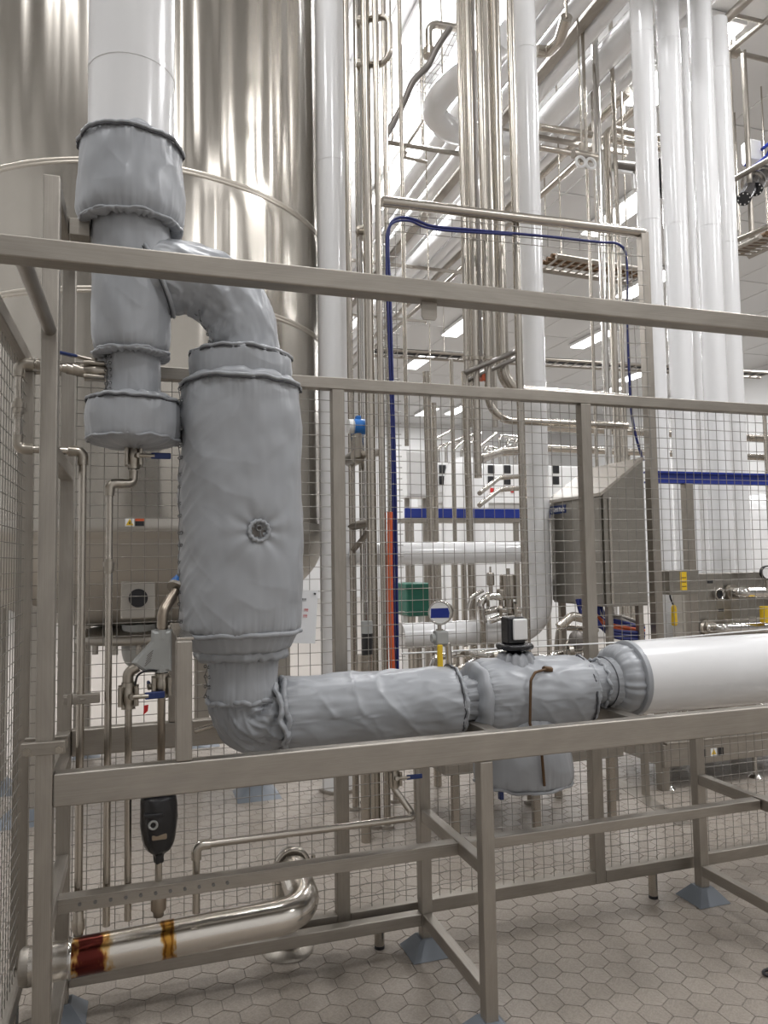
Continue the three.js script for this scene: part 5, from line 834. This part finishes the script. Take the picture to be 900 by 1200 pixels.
// skid with warning stickers on the floor
{
  const z = -4.35, t = thing('machine_skid', 'low steel machine skid carrying small yellow warning stickers on its edge', 'skid'), a = P(782, 908, z), xe = P(990, 880, z).x, x0 = a.x;
  part('front_panel', box(x0, xe, 0.16, 0.31, z - 0.02, z, 0.004), M.steel, t); part('deck', box(x0, xe, 0.31, 0.325, z - 0.78, z + 0.01, 0.003), M.steelWorn, t); part('side_panel', box(x0 - 0.02, x0, 0.16, 0.31, z - 0.78, z, 0.003), M.steel, t);
  for (const x of [x0 + 0.05, x0 + 0.8, xe - 0.1]) { part('adjustable_foot', [cyl(V(x, 0.02, z - 0.06), V(x, 0.17, z - 0.06), 0.016, 12), cyl(V(x, 0.001, z - 0.06), V(x, 0.022, z - 0.06), 0.05, 20, 0.03)], M.tubeShine, t); }
  [[816, 898], [837, 893]].forEach(([px, py]) => { const c = P(px, py + 0, z + 0.002); part('sticker', box(c.x - 0.025, c.x + 0.025, 0.2, 0.255, z, z + 0.002, 0), M.paper, t, 'yellow warning sticker'); part('sticker_mark', prism([[-0.02, -0.018], [0.02, -0.018], [0, 0.02]], 0.001).translate(c.x, 0.232, z + 0.002), M.yellow, t); part('sticker', box(c.x + 0.04, c.x + 0.085, 0.2, 0.255, z, z + 0.002, 0), M.black, t, 'black sticker'); });
  // tangle of steel process pipes on the deck
  const pr = []; for (let i = 0; i < 7; i++) { const x = x0 + 0.15 + i * 0.28, zz = z - 0.2 - (i % 3) * 0.18; part('deck_pipe', tube(bend([V(x, 0.325, zz), V(x, 0.42 + (i % 2) * 0.06, zz), V(x + 0.5, 0.42 + (i % 2) * 0.06, zz + 0.1)], 0.08), 0.035, 16), i % 2 ? M.tubeShine : M.tube, t); }
  const ch = thing('floor_channel', 'narrow steel drain channel let into the tiles behind the fence', 'drain'), p = PY(772, 947), q = PY(672, 883); const g = box(-0.05, 0.05, 0.0005, 0.004, -1.3, 1.0, 0.001); g.rotateY(Math.atan2(p.x - q.x, p.z - q.z)); g.translate((p.x + q.x) / 2, 0, (p.z + q.z) / 2); part('grating', g, M.steelWorn, ch);
}
// valve manifold between the white pipes
{
  const z = -4.8, t = thing('valve_manifold', 'cluster of steel valves and bends between the two white horizontal pipes', 'machine');
  const can = (px, y0, y1, w) => { const a = P(px, y1, z), r = w * scaleAt(a) / 2; part('actuator_can', [spin([[r * 0.9, 0], [r, 0.006], [r, P(px, y0, z).y - a.y - 0.01], [r * 0.85, P(px, y0, z).y - a.y], [0, P(px, y0, z).y - a.y]], a, 'y', 28), cyl(V(a.x, P(px, y0, z).y, z), V(a.x, P(px, y0 - 7, z).y, z), r * 0.25, 10), cyl(V(a.x, a.y - 0.1, z), a, r * 0.55, 18)], M.tube, t); };
  can(596, 673, 702, 20); can(575, 671, 686, 9); can(587, 690, 700, 10);
  const run = (px, r, m = M.tubeShine, dz = 0) => part('process_pipe', tube(bend(px.map(([x, y]) => P(x, y, z + dz)), 0.05), r, 16), m, t);
  run([[566, 730], [562, 706], [572, 699], [590, 699]], 0.028); run([[566, 718], [580, 714], [610, 716]], 0.025); run([[574, 728], [585, 724], [605, 722]], 0.022); run([[548, 715], [552, 700], [566, 692]], 0.014);
  run([[540, 765], [560, 775], [600, 770]], 0.02, M.tubeShine, 0.2); run([[545, 780], [568, 766], [580, 782]], 0.016, M.tubeShine, 0.25); run([[615, 770], [640, 772], [680, 766]], 0.025, M.tubeShine, 0.1); run([[652, 765], [655, 735], [700, 738]], 0.022, M.tube, -0.2);
  for (const [x, y] of [[570, 704], [602, 712], [585, 715]]) { const c = P(x, y, z); part('clamp', cyl(c, c.clone().add(V(0.02, 0, 0.01)), 0.045, 20), M.fitting, t); }
  for (const px of [566, 600]) { const q = P(px, 740, z); part('stand_leg', cyl(V(q.x, 0, z), V(q.x, P(px, 722, z).y, z), 0.022, 12), M.tube, t); }
  for (let i = 2; i < 5; i++) { const q = P(484 + i * 15 + (i % 2) * 4, 700, -6.2 - i * 0.2), m = thing('slim_post', ['slim post next to the green bin', 'slim post behind the gauge', 'slim post beside the gauge', 'slim post under the upper white pipe', 'slim post close to the valve cluster'][i], 'post', 'slim posts'); part('post', cyl(V(q.x, 0, q.z), V(q.x, 1.75, q.z), 0.03, 12), i % 2 ? M.tube : M.tube, m); }
  // pump under the uprights
  const pz = -4.2, c = P(430, 738, pz), pm = thing('small_pump', 'small steel pump with a black body at the foot of the uprights', 'pump'); part('motor', cyl(V(c.x, c.y - 0.02, pz), V(c.x, c.y + 0.05, pz), 0.034, 24), M.cast, pm); part('coupling', cyl(V(c.x, c.y - 0.14, pz), V(c.x, c.y - 0.02, pz), 0.032, 20), M.black, pm); part('pump_case', cyl(V(c.x - 0.02, 0.9, pz), V(c.x - 0.02, c.y - 0.14, pz), 0.045, 24), M.tube, pm); part('stand', cyl(V(c.x - 0.02, 0, pz), V(c.x - 0.02, 0.9, pz), 0.03, 12), M.tube, pm);
}
{ // green bin and far equipment
  const z = -8.2, a = P(477, 685, z), b = P(507, 722, z), t = thing('green_bin', 'dark green plastic bin on a stand beyond the hoses', 'bin');
  part('tub', box(a.x, b.x, b.y, a.y, z - 0.5, z, 0.04), M.green, t); part('rim', box(a.x - 0.02, b.x + 0.02, a.y - 0.05, a.y + 0.01, z - 0.52, z + 0.02, 0.015), M.green, t); for (const x of [a.x + 0.05, b.x - 0.05]) part('leg', box(x - 0.03, x + 0.03, 0.001, b.y, z - 0.28, z - 0.22, 0.004), M.white, t);
  const wz = -9.5, c0 = P(476, 526, wz), c1 = P(508, 583, wz), w = thing('white_cabinet', 'white electrical cabinet hung behind the wire fence', 'cabinet');
  part('body', box(c0.x, c1.x, c1.y, c0.y, wz - 0.3, wz, 0.01), M.white, w); part('door', box(c0.x + 0.03, c1.x - 0.03, c1.y + 0.04, c0.y - 0.04, wz, wz + 0.015, 0.006), M.white, w); part('handle', box(c1.x - 0.09, c1.x - 0.06, c1.y + 0.12, c1.y + 0.24, wz + 0.015, wz + 0.03, 0.003), M.darkSteel, w); for (const x of [c0.x + 0.06, c1.x - 0.06]) part('leg', box(x - 0.03, x + 0.03, 0.001, c1.y, wz - 0.2, wz - 0.14, 0.003), M.steelWorn, w);
  const fz = -12, f0 = P(512, 542, fz), f1 = P(604, 590, fz), f = thing('filling_machine', 'long pale filling machine with rows of dark windows far behind the fence', 'machine');
  part('frame', box(f0.x, f1.x + 1.5, f1.y, f0.y, fz - 1.0, fz, 0.02), M.white, f); part('base', box(f0.x + 0.1, f1.x + 1.4, 0.001, f1.y, fz - 0.9, fz - 0.1, 0.02), M.white, f);
  for (let i = 0; i < 8; i++) for (let j = 0; j < 2; j++) { const q = P(518 + i * 19, 550 + j * 13, fz); part('window', box(q.x - 0.06, q.x + 0.07, q.y - 0.075, q.y + 0.075, fz, fz + 0.02, 0.01), M.black, f, 'dark window'); }
  for (let i = 0; i < 10; i++) { const q = P(516 + i * 12, 574, fz); part('indicator', box(q.x - 0.03, q.x + 0.03, q.y - 0.05, q.y + 0.03, fz, fz + 0.03, 0.005), i % 2 ? M.red : M.white, f); }
  for (let i = 0; i < 12; i++) { const q = P(505 + i * 9, 540, fz - 0.3); part('top_pipe', tube(bend([V(q.x, f0.y, fz - 0.3), V(q.x, f0.y + 0.25 + rnd() * 0.4, fz - 0.3), V(q.x + 0.5, f0.y + 0.3 + rnd() * 0.4, fz - 0.5)], 0.1), 0.03, 10), M.tubeShine, f); }
  const bz = -8.9, t2 = thing('blue_walkway', 'blue painted walkway edge behind the fence', 'walkway'), e0 = P(475, 606, bz), e1 = P(607, 596, bz); part('edge', box(e0.x, e1.x + 0.6, P(540, 607, bz).y, P(540, 596, bz).y, bz - 0.04, bz, 0.004), M.blue, t2, 'blue painted edge'); part('deck', box(e0.x, e1.x + 0.6, P(540, 612, bz).y, P(540, 607, bz).y, bz - 0.3, bz - 0.01, 0.004), M.steelWorn, t2); for (const x of [e0.x + 0.1, e1.x]) part('leg', box(x - 0.03, x + 0.03, 0.001, P(540, 612, bz).y, bz - 0.1, bz - 0.04, 0.003), M.tube, t2);
  for (const [px, py, lab] of [[600, 528, 'curved brown pipe just behind the fence top'], [598, 558, 'steel handrail tube behind the fence'], [598, 572, 'lower steel handrail tube behind the fence']]) { const zz = py < 550 ? -6.9 : py < 565 ? -6.6 : -6.3, q = thing('handrail_tube', lab, 'pipe', 'handrail tubes'); { const e = P(638, py - 2, zz); part('stand', cyl(V(e.x, 0, zz), V(e.x, e.y, zz), 0.02, 10), M.tube, q); } part('tube', tube(bend([P(562, py + 10 - (py > 550 ? -10 : 0), zz + 0.6), P(585, py + 2, zz + 0.2), P(640, py - 2, zz)], 0.15), py < 550 ? 0.045 : 0.022, 12), M.tube, q); }
  // white process vessels further back
  [[548, 690, 46, -11.5, 3.3, 'white process column behind the upper white pipe'], [700, 560, 40, -13, 3.0, 'pale process column behind the steel runs'], [890, 600, 50, -10, 2.6, 'white process column beyond the gantry']].forEach(([px, py, w, zz, h, lab]) => { const p = P(px, py, zz), r = w * scaleAt(p) / 2, q = thing('process_column', lab, 'tank', 'process columns'); part('shell', spin(smooth([[r * 0.9, 0.002], [r, 0.08], [r, h - 0.2], [r * 0.7, h - 0.05], [0.01, h]], 40), V(p.x, 0, zz), 'y', 48), M.clad, q); part('band', cyl(V(p.x, h * 0.5, zz), V(p.x, h * 0.5 + 0.05, zz), r + 0.01, 48), M.steel, q); });
}

// ---------------------------------------------------------------- more plant between the white pipes and the rack
{
  const z = -4.1, t = thing('valve_skid', 'low tangle of shiny steel process pipes and clamps behind the wrapped valve', 'machine');
  const run = (px, r, dz, m) => part('process_pipe', tube(bend(px.map(([x, y]) => P(x, y, z + dz)), 0.05), r, 14), m, t);
  run([[505, 800], [506, 772], [545, 764], [600, 776]], 0.02, 0, M.tubeShine); run([[528, 800], [540, 782], [580, 790]], 0.024, 0.1, M.tube); run([[556, 800], [558, 768], [596, 762]], 0.022, -0.1, M.tubeShine);
  run([[604, 795], [618, 775], [660, 778], [690, 772]], 0.026, 0, M.tube); run([[640, 800], [645, 768], [690, 760]], 0.02, -0.15, M.tubeShine); run([[662, 800], [664, 752], [698, 745]], 0.018, -0.1, M.tube); run([[690, 800], [696, 772], [704, 764]], 0.024, 0.05, M.tubeShine); run([[575, 800], [590, 782], [640, 786]], 0.016, 0.12, M.tubeShine);
  run([[655, 735], [670, 722], [690, 726]], 0.03, -0.25, M.tube);
  for (const [x, y] of [[545, 766], [580, 772], [620, 778], [655, 778], [668, 764], [706, 768], [560, 784], [530, 785]]) { const c = P(x, y, z + 0.02); part('clamp', cyl(c, c.clone().add(V(0.022, 0.004, 0.01)), 0.038, 18), M.fitting, t); }
  for (const [x, y, m] of [[600, 784, M.black], [676, 752, M.darkSteel], [640, 790, M.darkSteel]]) { const c = P(x, y, z - 0.05); part('valve_body', spin(smooth([[0.02, -0.06], [0.045, -0.05], [0.048, 0.03], [0.03, 0.06], [0.012, 0.07]], 20), c, 'y', 24), m, t); }
  part('base_frame', box(P(500, 800, z).x, P(700, 800, z).x, 0.42, 0.48, z - 0.45, z + 0.25, 0.006), M.steelWorn, t); for (const px of [515, 605, 690]) for (const dz of [-0.4, 0.2]) { const q = P(px, 800, z); part('leg', box(q.x - 0.02, q.x + 0.02, 0.001, 0.42, z + dz - 0.02, z + dz + 0.02, 0.003), M.tube, t); }
  const e = thing('steel_elbow', 'brown steel elbow tucked under the overhead white pipes', 'pipe'); part('pipe', tube(bend([P(628, 60, -5.6), P(643, 61, -5.6), P(656, 47, -5.4), P(664, 20, -5.2)], 0.12), 0.05, 18), M.tube, e); part('hanger', cyl(P(664, 21, -5.2), V(P(664, 21, -5.2).x, ceilingAt(P(664, 21, -5.2).x, -5.2), -5.2), 0.012, 8), M.tube, e);
  const c1 = P(682, 182, -6.1), s1 = thing('sensor_cluster', 'small clamp fittings with a white ring beside the square hanger', 'instrument'); part('drop_rod', cyl(c1, V(c1.x, ceilingAt(c1.x, c1.z), c1.z), 0.01, 8), M.tube, s1); part('body', [cyl(c1.clone().add(V(-0.1, 0, 0)), c1.clone().add(V(0.16, -0.01, 0)), 0.045, 18), cyl(c1.clone().add(V(0, -0.12, 0)), c1.clone().add(V(0, 0.12, 0)), 0.03, 14)], M.fitting, s1); for (const dx of [-0.05, 0.06]) { const g = new THREE.TorusGeometry(0.05, 0.014, 8, 20); g.translate(c1.x + dx, c1.y - 0.1, c1.z + 0.05); part('ring', g, M.white, s1, 'white ring'); }
  const c2 = P(731, 206, -7.0), s2 = thing('ceiling_instrument', 'bracketed instrument hanging between the bent tube and the tall risers', 'instrument'); part('frame', [box(c2.x - 0.14, c2.x - 0.11, c2.y - 0.14, c2.y + 0.06, -7.02, -6.98, 0.003), box(c2.x + 0.11, c2.x + 0.14, c2.y - 0.14, c2.y + 0.06, -7.02, -6.98, 0.003), box(c2.x - 0.14, c2.x + 0.14, c2.y + 0.03, c2.y + 0.06, -7.02, -6.98, 0.003)], M.white, s2); part('head', cyl(V(c2.x - 0.12, c2.y + 0.11, -7), V(c2.x + 0.16, c2.y + 0.13, -7), 0.05, 16), M.darkSteel, s2); part('hanger', cyl(V(c2.x, c2.y + 0.1, -7), V(c2.x, ceilingAt(c2.x, -7), -7), 0.012, 8), M.tube, s2);
  const c3 = P(779, 208, -6.4), s3 = thing('black_motor', 'black motor housing showing between the first two tall white risers', 'motor'); part('housing', spin(smooth([[0.03, -0.2], [0.1, -0.18], [0.11, 0], [0.11, 0.14], [0.09, 0.18], [0.02, 0.2]], 30), c3, 'y', 28, (a) => [Math.sin(a * 14) * 0.004, 0]), M.blackGloss, s3); part('hanger', cyl(V(c3.x, c3.y + 0.19, c3.z), V(c3.x, ceilingAt(c3.x, c3.z), c3.z), 0.02, 8), M.tube, s3);
}
renderer.render(scene, camera);
